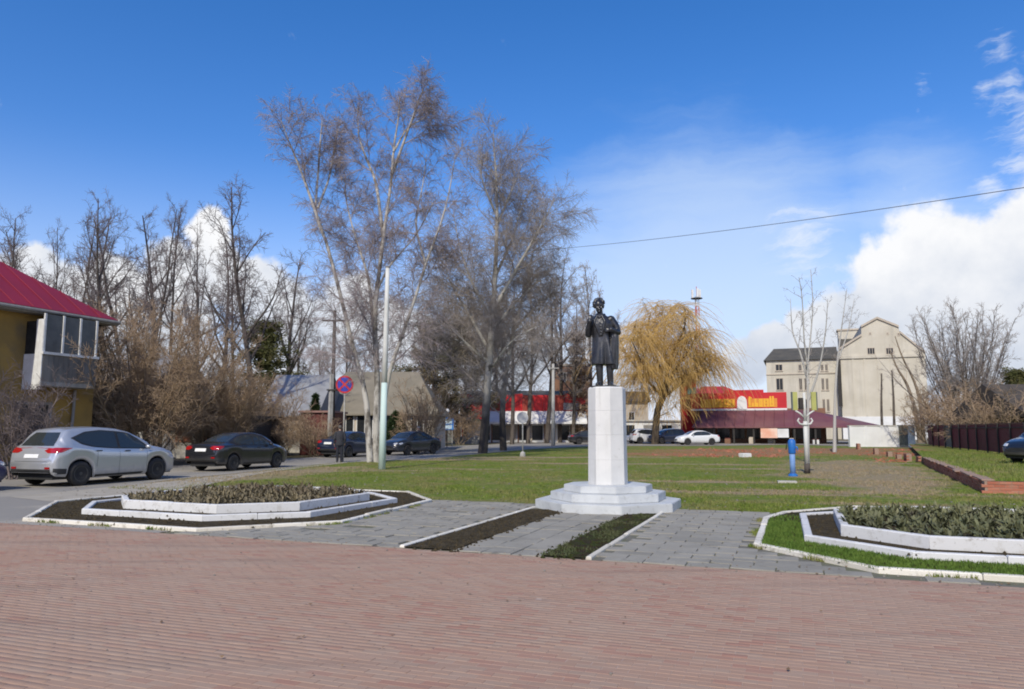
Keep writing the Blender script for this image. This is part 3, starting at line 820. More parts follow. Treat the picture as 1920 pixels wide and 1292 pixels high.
    # thin bronze base under the shoes
    mb.prism([(-.27, -.24), (.22, -.24), (.24, .14), (-.28, .14)], 0, .028)
    me = remeshed(mb, 'statue', .0085, 1)
    m, T, b = principled('black_bronze')
    tc = T.add('ShaderNodeTexCoord')
    n = T.noise(tc.outputs['Object'], 7, 6, .65)
    T.set(b.inputs['Base Color'], T.mix(T.mr(n, .35, .7), (.012, .012, .014, 1), (.030, .031, .034, 1)))
    T.set(b.inputs['Roughness'], T.mr(T.noise(tc.outputs['Object'], 13, 5), .3, .7, .26, .42)); b.inputs['Specular IOR Level'].default_value = .65
    bp = T.add('ShaderNodeBump'); bp.inputs['Strength'].default_value = .35; bp.inputs['Distance'].default_value = .008
    T.link(T.noise(tc.outputs['Object'], 40, 4), bp.inputs['Height']); T.link(bp.outputs[0], b.inputs['Normal'])
    p = UV(*MON, 2.47)
    o = thing('statue', 'black statue of a curly haired man in a long frock coat on the white pedestal', 'statue', p, ANG + R(3), None, me, m); o.scale = (1.04, 1.04, 1.035)
statue()

def person(label, loc, rotz, jacket, trousers, hair, skin=(.42, .27, .20), arms='down', cap=None):
    mb = MB()
    for k in (-1, 1):
        limb(mb, [(.095 * k, .0, .08), (.10 * k, .012, .48), (.095 * k, 0, .88)], [.058, .072, .098], 12)
        mb.ell((.10 * k, -.05, .045), (.05, .135, .045), 12, 8)
        if arms == 'down': el, wr = (.26 * k, .03, 1.12), (.25 * k, -.06, .88)
        else: el, wr = (.25 * k, .0, 1.12), (.16 * k, -.22, 1.12)
        limb(mb, [(.19 * k, .01, 1.42), el, wr], [.070, .060, .044], 12)
        d = Vector(wr) - Vector(el)
        hand(mb, Vector(wr) + d.normalized() * .02, d, (0, -1, .1), (-k, 0, 0), curl=.5)
    loft(mb, [(0, 0, z, rx, ry, lambda t, z=z: 1 + .02 * math.sin(7 * t + 9 * z)) for z, rx, ry in ((.80, .185, .135), (.9, .19, .14), (1.05, .178, .13), (1.2, .195, .135), (1.35, .205, .13), (1.44, .17, .105), (1.50, .08, .075))], 40)
    limb(mb, [(0, .01, 1.46), (0, -.005, 1.58)], [.062, .055], 12)
    head(mb, (0, -.01, 1.655), 0, 1.0)
    me = remeshed(mb, 'person', .013, 1)
    mats = [mat('cloth_' + str(jacket), jacket, rough=.85, scale=8), mat('cloth_' + str(trousers), trousers, rough=.85, scale=8), mat('skin', skin, (skin[0] * .85, skin[1] * .8, skin[2] * .8), rough=.6), mat('shoe_leather', (.012, .011, .010), rough=.45)]
    idx = []
    for p in me.polygons:
        c = p.center
        i = 0
        if c.z < .09: i = 3
        elif c.z < .84 and abs(c.x) < .19: i = 1
        if c.z > 1.53: i = 2
        wd = .88 if arms == 'down' else 1.12
        if arms == 'down' and abs(c.x) > .19 and c.z < .885: i = 2
        if arms != 'down' and c.y < -.24 and 1.0 < c.z < 1.25: i = 2
        idx.append(i)
    t = thing('person', label, 'person', loc, rotz, None, me, mats)
    me.polygons.foreach_set('material_index', np.array(idx, dtype=np.int32))
    hm = MB()
    hm.ell((0, .018, 1.70), (.088, .104, .095), 16, 12) if not cap else hm.ell((0, .01, 1.715), (.090, .108, .080), 16, 12)
    if cap: hm.ell((0, -.10, 1.70), (.065, .07, .012), 12, 6)
    else:
        hm.V = [(x, y, z) for x, y, z in hm.V]
    h = hm.obj('cap' if cap else 'hair', mat('hair_' + str(hair), hair, rough=.8), t, True)
    return t
pp = G(636, 866.5, .01)
person('person in dark jacket and dark trousers standing beside the round no stopping sign', (pp.x, pp.y, .01), R(200), (.035, .036, .045), (.018, .02, .03), (.10, .09, .08))
pp = Vector((-6.30, 50.75, .01))
person('person in a grey cap standing behind the dark car with its headlights facing left', (pp.x, pp.y, .01), R(-60), (.05, .048, .05), (.02, .02, .025), (.30, .29, .28), cap=True)

# ------------------------------------------------------------------ vehicles
def car_paint(name, c, metallic=.0):
    if name in MATS: return MATS[name]
    m, T, b = principled(name); MATS[name] = m
    tc = T.add('ShaderNodeTexCoord'); v = tc.outputs['Object']
    sp = T.add('ShaderNodeSeparateXYZ'); T.link(v, sp.inputs[0])
    dirt = T.math('MULTIPLY', T.mr(T.math('ADD', sp.outputs[2], T.math('MULTIPLY', T.noise(v, 6, 5), .3)), .75, .38), .42)   # road dust on the sills
    T.set(b.inputs['Base Color'], T.mix(dirt, (*c, 1), (.17, .15, .125, 1)))
    T.set(b.inputs['Roughness'], T.mr(dirt, 0, .5, .28, .75)); b.inputs['Metallic'].default_value = metallic
    b.inputs['Coat Weight'].default_value = .6; b.inputs['Coat Roughness'].default_value = .05
    return m
def glass_mat():
    if 'car_glass' in MATS: return MATS['car_glass']
    m, T, b = principled('car_glass'); MATS['car_glass'] = m
    b.inputs['Base Color'].default_value = (.030, .036, .037, 1); b.inputs['Roughness'].default_value = .03; b.inputs['Specular IOR Level'].default_value = .7
    return m
M_BLACKP = mat('black_plastic', (.018, .018, .018), (.03, .03, .03), rough=.6)
M_TYRE = mat('tyre_rubber', (.016, .016, .016), (.035, .032, .03), rough=.9, bump=.3)
M_RIM = mat('wheel_metal', (.10, .10, .105), (.06, .06, .06), rough=.35, metal=.8)
M_RED = mat('tail_red', (.42, .012, .012), (.30, .01, .01), rough=.12, coat=.6)
M_CLEAR = mat('lamp_clear', (.75, .75, .74), (.55, .56, .58), rough=.08, coat=.8)
M_PLATE = mat('plate_white', (.80, .80, .78), (.74, .74, .72), rough=.5)
def smooth_curve(xs, pts, win=3):
    px, py = zip(*pts); y = np.interp(xs, px, py)
    k = np.ones(win) / win; yp = np.pad(y, win // 2, mode='edge')
    return np.convolve(yp, k, 'valid')
STYLES = {
 'suv': dict(L=4.42, W=.905, wr=.345, xr=.80, xf=3.46, zt=[(0,.78),(.04,.96),(.09,1.06),(.16,1.15),(.3,1.33),(.46,1.53),(.56,1.60),(.9,1.645),(1.5,1.665),(2.1,1.63),(2.55,1.53),(2.95,1.35),(3.32,1.13),(3.45,1.08),(3.9,1.0),(4.2,.90),(4.34,.78),(4.42,.62)],
     zs=[(0,.66),(.04,.88),(.10,1.0),(.2,1.10),(.5,1.15),(.9,1.10),(1.5,1.04),(2.4,.99),(3.2,.96),(3.5,.97),(3.9,.89),(4.2,.78),(4.34,.66),(4.42,.50)], wt=[(0,.66),(.2,.66),(.5,.60),(1,.61),(2,.62),(2.7,.63),(3.3,.70),(3.6,.74),(4.2,.66),(4.42,.5)], tuck=.05,
     side=[[(.60,1.34),(.80,1.20),(1.15,1.11),(1.62,1.065),(1.98,1.05),(1.98,1.50),(1.5,1.535),(1.05,1.49)], [(2.06,1.045),(3.10,1.01),(3.02,1.10),(2.78,1.29),(2.52,1.43),(2.3,1.475),(2.06,1.495)]],
     trim=[(.52,1.345),(.78,1.17),(1.15,1.085),(1.62,1.04),(2.0,1.02),(3.18,.985),(3.04,1.135),(2.80,1.32),(2.54,1.465),(2.3,1.51),(1.98,1.54),(1.5,1.57),(1.0,1.52)],
     rear=[(-.60,1.13),(.60,1.13),(.565,1.28),(.47,1.50),(-.47,1.50),(-.565,1.28)], tail=((.40,.86,.935,1.07),(.02,.50,.95,1.08)), plate=(-.26,.26,.80,.90), front=[(-.58,1.14),(.58,1.14),(.52,1.47),(-.52,1.47)], handles=[(1.22,.955),(2.20,.925)]),
 'sedan': dict(L=4.45, W=.86, wr=.315, xr=.90, xf=3.48, zt=[(0,.72),(.04,.92),(.12,1.02),(.45,1.06),(.72,1.09),(.95,1.20),(1.3,1.36),(1.6,1.44),(2.0,1.475),(2.4,1.46),(2.8,1.37),(3.2,1.15),(3.42,1.01),(3.9,.92),(4.2,.83),(4.36,.72),(4.45,.58)],
     zs=[(0,.60),(.04,.84),(.12,.95),(.45,.985),(.9,.985),(1.5,.96),(2.4,.925),(3.2,.90),(3.45,.90),(3.9,.82),(4.2,.72),(4.36,.60),(4.45,.46)], wt=[(0,.62),(.3,.66),(.7,.66),(1.1,.58),(1.8,.57),(2.6,.58),(3.2,.66),(3.6,.70),(4.2,.60),(4.45,.45)], tuck=.05,
     side=[[(.98,1.10),(1.2,1.02),(1.98,.985),(1.98,1.34),(1.6,1.345),(1.32,1.28)], [(2.05,.98),(3.05,.955),(2.98,1.04),(2.74,1.20),(2.45,1.315),(2.05,1.34)]],
     trim=[(.88,1.10),(1.15,.995),(1.98,.965),(3.12,.935),(3.0,1.075),(2.76,1.235),(2.46,1.35),(2.05,1.375),(1.6,1.375),(1.28,1.31)],
     rear=[(-.58,1.10),(.58,1.10),(.48,1.385),(-.48,1.385)], tail=((.42,.82,.82,.96),(.02,.36,.84,.96)), plate=(-.26,.26,.76,.87), front=[(-.58,1.06),(.58,1.06),(.50,1.36),(-.50,1.36)], handles=[(1.35,.885),(2.2,.86)]),
}
def ring_half(w, zb, zs, zt, wt, tuck):
    h = zs - zb
    gh = zt - zs
    p = [(w - tuck - .03, zb), (w - .028, zb + .10 * h), (w - .010, zb + .26 * h), (w - .014, zb + .44 * h), (w, zb + .66 * h), (w - .004, zb + .82 * h), (w - .018, zb + .93 * h), (w - .045, zs)]
    k = min(1, max(0, (gh - .05) / .35))
    e = w - .05
    top = wt
    for f, bulge in ((.12, .012), (.35, .02), (.6, .018), (.8, .010)):
        p.append((e + (top - e) * f + bulge * k, zs + gh * (f * (.90 - .0 * k) if k > .5 else f * (.55 + .35 * k))))
    zz = zs + gh * (.90 if k > .5 else .55 + .35 * k)
    p.append((top - .005, zz + (zt - zz) * .25)); p.append((top - .05, zz + (zt - zz) * .62))
    p.append((top - .16, zt - .012 - .01 * k)); p.append((top * .5, zt + .004)); p.append((0, zt + .012))
    return p
def build_car(style, label, paint, loc, rotz, group=None, name='parked_car', plate='', detail=True, seed=0, door_mirror=True):
    S = STYLES[style]; L = S['L']; n = 150
    xs = np.unique(np.concatenate([np.linspace(0, .2, 14), np.linspace(.2, L - .25, n), np.linspace(L - .25, L, 12)]))
    zt = smooth_curve(xs, S['zt'], 5); zs = smooth_curve(xs, S['zs'], 5); wt = smooth_curve(xs, S['wt'], 7)
    W = S['W']
    w = smooth_curve(xs, [(0, W - .16), (.03, W - .10), (.09, W - .05), (.25, W - .015), (.8, W), (3.5 / 4.42 * L, W), (L - .5, W - .05), (L - .2, W - .14), (L - .06, W - .27), (L, W - .36)], 5)
    zb0 = smooth_curve(xs, [(0, .40), (.1, .30), (.5, .26), (.8, .22), (L - .9, .22), (L - .3, .24), (L, .33)], 3)
    wr = S['wr']; ar = wr + .052
    zb = zb0.copy()
    for xc in (S['xr'], S['xf']):
        dx = np.abs(xs - xc); inside = dx < ar
        zb[inside] = np.maximum(zb[inside], wr + np.sqrt(ar ** 2 - dx[inside] ** 2) * 1.0)
    zs = np.maximum(zs, zb + .06); zt = np.maximum(zt, zs + .03)
    V = []; 
    for i in range(len(xs)):
        h = ring_half(w[i], zb[i], zs[i], zt[i], min(wt[i], w[i] - .06), S['tuck'])
        full = [(xs[i], y, z) for y, z in h] + [(xs[i], -y, z) for y, z in h[-2::-1]]
        V += full; k = len(full)
    F = [(i * k + j, (i + 1) * k + j, (i + 1) * k + j + 1, i * k + j + 1) for i in range(len(xs) - 1) for j in range(k - 1)]
    nb = len(V); half = k // 2
    last = (len(xs) - 1) * k
    for j in range(half):     # end caps as strips
        if j < half:
            F.append((j, j + 1, k - 2 - j, k - 1 - j) if j + 1 != k - 2 - j else (j, j + 1, k - 1 - j))
            F.append((last + k - 1 - j, last + k - 2 - j, last + j + 1, last + j) if j + 1 != k - 2 - j else (last + k - 1 - j, last + j + 1, last + j))
    me = raw_mesh('body', V, F, True)
    bvh = BVHTree.FromPolygons([Vector(v) for v in V], F)
    t = thing(name, label, 'car', loc, rotz, group)
    link('body', me, paint, t)
    # underbody and wheel wells
    ub = MB(); ub.box(.15, L - .2, -W + .27, W - .27, .20, .55)
    ub.box(.06, L - .12, -W + .14, W - .14, .62, .66)
    ub.obj('underbody', M_BLACKP, t)
    def decal(nm, poly, face, m, off=.005, nu=14, nv=6, parent=t, sgn=1):
        us = [p[0] for p in poly]; u0, u1 = min(us), max(us); grid = []
        for i in range(nu + 1):
            u = u0 + (u1 - u0) * min(max(i / nu, .002), .998); hits = []
            for a, b in zip(poly, poly[1:] + poly[:1]):
                if (a[0] - u) * (b[0] - u) <= 0 and a[0] != b[0]: hits.append(a[1] + (b[1] - a[1]) * (u - a[0]) / (b[0] - a[0]))
            lo, hi = min(hits), max(hits); row = []
            for j in range(nv + 1):
                v = lo + (hi - lo) * j / nv
                if face == 'side': o, d = Vector((u, sgn * 3, v)), Vector((0, -sgn, 0))
                elif face == 'rear': o, d = Vector((-2, u, v)), Vector((1, 0, 0))
                elif face == 'front': o, d = Vector((L + 2, u, v)), Vector((-1, 0, 0))
                h, nrm, _, _ = bvh.ray_cast(o, d)
                if h is None: row.append(None); continue
                if nrm.dot(d) > 0: nrm = -nrm
                row.append(h + nrm * off)
            grid.append(row)
        V2 = []; ix = {}; F2 = []
        for i, row in enumerate(grid):
            for j, q in enumerate(row):
                if q is not None: ix[i, j] = len(V2); V2.append(q)
        for i in range(nu):
            for j in range(nv):
                q = [(i, j), (i + 1, j), (i + 1, j + 1), (i, j + 1)]
                if all(c in ix for c in q): F2.append(tuple(ix[c] for c in q))
        return link(nm, raw_mesh(nm, V2, F2, True), m, parent) if F2 else None
    gl = glass_mat()
    for s in (1, -1):
        decal('window_trim', S['trim'], 'side', M_BLACKP, .004, 36, 6, sgn=s)
        for pl in S['side']: decal('side_window', pl, 'side', gl, .009, 22, 6, sgn=s)
    decal('rear_window', S['rear'], 'rear', gl, .006, 16, 8)
    decal('windscreen', S['front'], 'front', gl, .006, 16, 10)
    (ya, yb, za, zb_), (xa, xb, zc, zd) = S['tail']
    for s in (1, -1):
        decal('tail_light', [(s * ya, (za + zb_) / 2), (s * (ya + .14), zb_), (s * (yb - .02), zb_), (s * (yb - .02), za), (s * (ya + .14), za)], 'rear', M_RED, .008, 12, 4)
        decal('tail_light', [(xa, zc), (xa + .16, zc), (xb, zd - .01), (xa + .2, zd), (xa, zd)], 'side', M_RED, .008, 12, 4, sgn=s)
        decal('headlight', [(s * .40, .66), (s * .62, .64), (s * .62, .76), (s * .40, .74)], 'front', M_CLEAR, .008, 8, 4)
        decal('headlight', [(L - .52, .72), (L - .30, .64), (L - .24, .72), (L - .50, .79)], 'side', M_CLEAR, .008, 8, 4, sgn=s)
    decal('number_plate', [(S['plate'][0], S['plate'][2]), (S['plate'][1], S['plate'][2]), (S['plate'][1], S['plate'][3]), (S['plate'][0], S['plate'][3])], 'rear', M_PLATE, .015, 4, 2)
    decal('grille', [(-.42, .46), (.42, .46), (.40, .60), (-.40, .60)], 'front', M_BLACKP, .006, 8, 3)
    if detail:
        decal('bumper_trim', [(-.72, .37), (.72, .37), (.72, .49), (-.72, .49)], 'rear', M_BLACKP, .010, 14, 3)
        for s in (1, -1):
            decal('reflector', [(s * .52, .50), (s * .70, .50), (s * .70, .555), (s * .52, .555)], 'rear', M_RED, .012, 4, 2)
            decal('bumper_trim', [(.03, .36), (.40, .36), (.36, .50), (.03, .52)], 'side', M_BLACKP, .006, 8, 3, sgn=s)
            for (hx, hz) in S['handles']:
                decal('door_handle', [(hx, hz), (hx + .20, hz), (hx + .20, hz + .03), (hx, hz + .03)], 'side', M_BLACKP, .022, 4, 2, sgn=s)
            for x0, x1, z0, z1 in ((S['side'][1][0][0] - .03, S['side'][1][0][0] - .022, .30, .99), (3.02 / 4.42 * L, 3.028 / 4.42 * L, .32, .93), (1.28, 1.288, .52, .99)):
                decal('door_gap', [(x0, z0), (x1, z0), (x1, z1), (x0, z1)], 'side', M_BLACKP, .003, 1, 12, sgn=s)
            decal('sill', [(1.25, .235), (L - 1.36, .235), (L - 1.36, .30), (1.25, .30)], 'side', M_BLACKP, .006, 10, 2, sgn=s)
        decal('tailgate_gap', [(-.60, .70), (.60, .70), (.60, .708), (-.60, .708)], 'rear', M_BLACKP, .004, 12, 1)
    for s in (1, -1):
        mm = MB(); mm.ell((S['side'][1][1][0] - .12, s * (W + .06), S['side'][1][1][1] + .05), (.07, .085, .06), 12, 8)
        mm.obj('wing_mirror', paint, t, True)
    # wheels
    def wheel_meshes():
        r = wr; wd = .20
        prof = [(r * .62, -wd / 2 + .01), (r * .70, -wd / 2), (r * .93, -wd / 2 + .008), (r, -wd / 2 + .045), (r, wd / 2 - .045), (r * .93, wd / 2 - .008), (r * .70, wd / 2), (r * .62, wd / 2 - .01)]
        ty = MB().lathe(prof, 28).mesh('tyre', True)
        rim = MB(); rim.lathe([(r * .64, -wd / 2 + .012), (r * .64, wd / 2 - .005), (r * .57, wd / 2 - .006), (r * .53, wd / 2 - .05), (.03, wd / 2 - .06)], 28)
        for q in range(5):
            a = q * 2 * math.pi / 5; c, s_ = math.cos(a), math.sin(a)
            pts = [(.03, -.032), (r * .58, -.020), (r * .58, .020), (.03, .032)]
            rim.prism([(x * c - y * s_, x * s_ + y * c) for x, y in pts], wd / 2 - .055, wd / 2 - .018)
        rim.lathe([(.055, wd / 2 - .05), (.05, wd / 2 - .008), (.0, wd / 2 - .006)], 12)
        rm = rim.mesh('rim'); ty.materials.append(M_TYRE); rm.materials.append(M_RIM)
        return ty, rm
    key = 'wheel' + style
    if key not in USED: USED[key] = wheel_meshes()
    ty, rm = USED[key]
    for xc in (S['xr'], S['xf']):
        for s in (1, -1):
            wh = link('wheel', ty, None, t, (xc, s * (W - .115), wr))
            wh.rotation_euler[0] = R(-90) * s
            link('rim', rm, None, wh)
    return t
VDIR = R(90) + ANG
silver = car_paint('silver_paint', (.55, .56, .57), .55)
black = car_paint('black_paint', (.014, .015, .019))
navy = car_paint('navy_paint', (.012, .018, .085), .0)
dkblue = car_paint('dark_blue_paint', (.016, .022, .05))
wht = car_paint('white_paint_car', (.72, .73, .73))
grp = 'cars parked along the road'
p = UV(-19.87, 14.86, .01)
build_car('suv', 'silver hatchback with red tail lights parked nearest to the yellow house', silver, p, VDIR + R(1.5), grp).scale = (1.05, 1.03, 1.0)
p = UV(-21.1, 22.5, .01)
build_car('sedan', 'black sedan with a white number plate parked ahead of the silver hatchback', black, p, VDIR, grp)
p = UV(-20.35, 9.75, .01)
build_car('sedan', 'navy blue car cut off by the left edge behind the silver hatchback', navy, p, VDIR, grp)
p = UV(-24.7, 36.0, .01)
build_car('sedan', 'dark blue sedan seen from behind between the no stopping sign and the birch', dkblue, p, VDIR - R(4), grp)
p = Vector((-5.30, 50.1, .01))
build_car('sedan', 'dark car facing left with pale headlights, right of the white pole', car_paint('graphite_paint', (.022, .026, .034)), p, R(238), grp)
g2 = 'cars parked near the shop'
p = G(1345, 834, .01)
build_car('sedan', 'white car parked in front of the shop, rightmost of the cars there', wht, p, R(188), g2, detail=False)
p = G(1293, 833, .01) + Vector((0, 3, 0))
build_car('suv', 'dark crossover parked between the white cars by the shop', dkblue, p, R(205), g2, detail=False)
p = G(1252, 832, .01) + Vector((0, 3, 0))
build_car('sedan', 'white car behind the trunk of the yellow willow', wht, p, R(190), g2, detail=False)
p = G(1183, 832, .01)
build_car('suv', 'white crossover just right of the pedestal, left of the willow', wht, p, R(8), g2, detail=False)
p = G(1070, 834, .01) + Vector((0, 2, 0))
build_car('sedan', 'dark car with a pale bonnet parked just left of the pedestal', black, p, R(10), g2, detail=False)
build_car('sedan', 'black car on the raised grass in front of the maroon fence', black, G(1908, 870, .31) + 4.45 * Vector((.946, .325, 0)), R(199), grp)
# ------------------------------------------------------------------ trees
def bark(name, base, dark, scale=3, thr=(.50, .62), lowdark=None):
    m, T, b = principled(name); MATS[name] = m
    tc = T.add('ShaderNodeTexCoord'); v = tc.outputs['Object']
    mp = T.add('ShaderNodeMapping'); mp.inputs['Scale'].default_value = (1, 1, .45); T.link(v, mp.inputs['Vector'])
    n = T.noise(mp.outputs[0], scale, 6, .65)
    c = T.mix(T.mr(n, *thr), (*base, 1), (*dark, 1))
    c = T.mix(T.math('MULTIPLY', T.noise(v, 9, 4), .35), c, tuple(x * .6 for x in base) + (1,))
    if lowdark:
        sp = T.add('ShaderNodeSeparateXYZ'); T.link(v, sp.inputs[0])
        c = T.mix(T.mr(T.math('ADD', sp.outputs[2], T.math('MULTIPLY', T.noise(v, 1.3, 3), 3)), lowdark[0], lowdark[1], 1, 0), c, (*dark, 1))
    T.set(b.inputs['Base Color'], c); b.inputs['Roughness'].default_value = .85; b.inputs['Specular IOR Level'].default_value = .2
    return m
M_BIRCH = bark('birch_bark', (.50, .475, .43), (.10, .085, .07), 2.0, (.44, .60))
M_BIRCHD = bark('birch_bark_dark_base', (.50, .48, .44), (.055, .048, .043), 2.2, (.54, .66), (3.5, 7.5))
M_BIRCHS = bark('whitewashed_birch', (.46, .445, .41), (.15, .135, .12), 1.4, (.55, .70))
M_GREYB = bark('grey_bark', (.125, .105, .088), (.05, .042, .036), 3)
M_DARKB = bark('dark_bark', (.095, .080, .07), (.045, .038, .034), 3)
M_WILB = bark('willow_bark', (.10, .078, .055), (.04, .032, .025), 3)
M_TANB = bark('tan_bark', (.25, .195, .135), (.12, .095, .07), 3)
def twig(name, a, b): return mat(name, a, b, scale=.6, rough=.8, spec=.2)
M_TW_BIRCH = twig('birch_twigs', (.37, .315, .31), (.26, .22, .22))
M_TW_GREY = twig('grey_twigs', (.38, .335, .30), (.28, .245, .22))
M_TW_DARK = twig('dark_twigs', (.20, .16, .148), (.13, .108, .108))
M_TW_TAN = twig('tan_twigs', (.40, .29, .19), (.29, .21, .14))
M_TW_WIL = twig('willow_twigs', (.66, .44, .155), (.52, .33, .115))

def frame_tubes(paths, n):
    """tubes with n sides for many paths, grouped by length"""
    groups = {}
    for p, r in paths: groups.setdefault(len(p), []).append((p, r))
    Vs, Fs, base = [], [], 0
    for k, lst in groups.items():
        Pp = np.array([q[0] for q in lst], dtype=np.float64); Rr = np.array([q[1] for q in lst], dtype=np.float64)
        m = len(lst)
        Tn = np.empty_like(Pp); Tn[:, 1:-1] = Pp[:, 2:] - Pp[:, :-2]; Tn[:, 0] = Pp[:, 1] - Pp[:, 0]; Tn[:, -1] = Pp[:, -1] - Pp[:, -2]
        Tn /= np.linalg.norm(Tn, axis=2, keepdims=True) + 1e-9
        md = Pp[:, -1] - Pp[:, 0]; md /= np.linalg.norm(md, axis=1, keepdims=True) + 1e-9
        ref = np.where(np.abs(md[:, 2:3]) < .85, np.array([[0, 0, 1.0]]), np.array([[1.0, 0.02, 0]]))[:, None, :]
        A = np.cross(Tn, np.broadcast_to(ref, Tn.shape)); A /= np.linalg.norm(A, axis=2, keepdims=True) + 1e-9
        B = np.cross(Tn, A)
        th = np.arange(n) * 2 * np.pi / n
        V = Pp[:, :, None, :] + Rr[:, :, None, None] * (np.cos(th)[None, None, :, None] * A[:, :, None, :] + np.sin(th)[None, None, :, None] * B[:, :, None, :])
        Vs.append(V.reshape(-1, 3))
        i = np.arange(k - 1)[:, None]; j = np.arange(n)[None, :]
        f = np.stack([i * n + j, i * n + (j + 1) % n, (i + 1) * n + (j + 1) % n, (i + 1) * n + j], -1).reshape(-1, 4)
        F = f[None] + (np.arange(m) * k * n)[:, None, None] + base
        Fs.append(F.reshape(-1, 4)); base += m * k * n
    return np.concatenate(Vs), np.concatenate(Fs)
def tube_mesh(name, parts):
    Vs, Fs, b = [], [], 0
    for paths, n in parts:
        if not paths: continue
        V, F = frame_tubes(paths, n); Vs.append(V); Fs.append(F + b); b += len(V)
    return raw_mesh(name, np.concatenate(Vs), np.concatenate(Fs), True)

def walk(r, p, d, L, nseg, wander, grav, r0, r1):
    pts = [p]; rad = [r0]; x, y, z = p; dx, dy, dz = d; s = L / nseg
    for i in range(nseg):
        dx += r.gauss(0, wander); dy += r.gauss(0, wander); dz += r.gauss(0, wander) + grav
        q = math.sqrt(dx * dx + dy * dy + dz * dz) + 1e-9; dx /= q; dy /= q; dz /= q
        x += dx * s; y += dy * s; z += dz * s
        pts.append((x, y, z)); t = (i + 1) / nseg; rad.append(r0 + (r1 - r0) * t)
    return pts, rad
def spawn(r, path, s, out, lvl, specs):
    pts, rad = path; k = len(pts) - 1
    Lp = sum(math.dist(pts[i], pts[i + 1]) for i in range(k))
    n = s['n'] if 'n' in s else max(1, int(s['per_m'] * Lp * (1 - s.get('t0', .2))))
    n = max(1, int(n * r.uniform(.8, 1.2)))
    az = r.uniform(0, 6.28)
    for i in range(n):
        t = s.get('t0', .2) + (s.get('t1', 1.0) - s.get('t0', .2)) * (i + r.random()) / n
        f = min(t * k, k - 1e-3); a = int(f); f -= a
        p0, p1 = pts[a], pts[a + 1]
        p = (p0[0] + (p1[0] - p0[0]) * f, p0[1] + (p1[1] - p0[1]) * f, p0[2] + (p1[2] - p0[2]) * f)
        rr = rad[a] + (rad[a + 1] - rad[a]) * f
        T_ = Vector(p1) - Vector(p0); T_.normalize()
        az += 2.4 + r.gauss(0, .5)
        ref = Vector((0, 0, 1)) if abs(T_.z) < .9 else Vector((1, 0, 0))
        A = T_.cross(ref).normalized(); B = T_.cross(A)
        ang = s['ang'] * r.uniform(.7, 1.3)
        d = T_ * math.cos(ang) + (A * math.cos(az) + B * math.sin(az)) * math.sin(ang)
        L = (s['len'] if 'len' in s else s['ratio'] * Lp) * (1 - s.get('taper', .6) * t) * r.uniform(.55, 1.25)
        r0 = max(s['rmin'], min(rr * s.get('rr', .6), L * s.get('thick', .016)))
        ch = walk(r, p, (d.x, d.y, d.z + s.get('up', 0)), L, s['seg'], s['wander'], s['grav'], r0, max(s['rmin'] * .5, r0 * .25))
        out[lvl].append(ch)
        if lvl + 1 < len(specs) + 1 and lvl < len(specs): spawn(r, ch, specs[lvl], out, lvl + 1, specs)
def grow(seed, stems, specs):
    """stems: explicit (points, radii); specs: one dict per branching level"""
    r = random.Random(seed); out = [list(stems)] + [[] for _ in specs] + [[]]
    for st in stems: spawn(r, st, specs[0], out, 1, specs)
    return out
def tree_meshes(name, out, base, wood_levels=0):
    b = Vector(base)
    rel = [[([(x - b.x, y - b.y, z - b.z) for x, y, z in p], q) for p, q in lv] for lv in out]
    sides = [9, 6, 3, 3, 3, 3]
    wood = [(rel[i], sides[i]) for i in range(0, wood_levels + 1)]
    crown = [(rel[i], sides[i]) for i in range(wood_levels + 1, len(rel))]
    return tube_mesh(name + '_trunk', wood), tube_mesh(name + '_crown', crown)
def place_tree(name, label, cat, meshes, loc, mats, group=None, rotz=0, scale=None):
    t = thing(name, label, cat, loc, rotz, group)
    for me, m in zip(meshes, mats):
        if not me.materials: me.materials.append(m)
    link('trunk', meshes[0], None, t); link('crown', meshes[1], None, t)
    if scale: t.scale = scale if hasattr(scale, '__len__') else (scale,) * 3
    return t
def smooth_path(pts, n, rad):
    """Catmull-Rom through control points"""
    P_ = [Vector(p) for p in pts]; P_ = [P_[0] * 2 - P_[1]] + P_ + [P_[-1] * 2 - P_[-2]]
    out = []; m = len(P_) - 3
    for i in range(n + 1):
        f = min(i / n * m, m - 1e-6); k = int(f); t = f - k
        a, b, c, d = P_[k:k + 4]
        out.append(tuple(.5 * ((2 * b) + (c - a) * t + (2 * a - 5 * b + 4 * c - d) * t * t + (3 * b - a - 3 * c + d) * t ** 3)))
    return out, [rad[0] + (rad[1] - rad[0]) * (i / n) ** .8 for i in range(n + 1)]
def stem_px(lst, Y0, r0, r1, dy=0.0, n=12):
    """stem surveyed from photograph pixels at distance Y0, drifting dy in depth"""
    k = len(lst)
    pts = [P(px, py, Y0 + dy * i / max(1, k - 1)) for i, (px, py) in enumerate(lst)]
    return smooth_path(pts, n, (r0, r1))

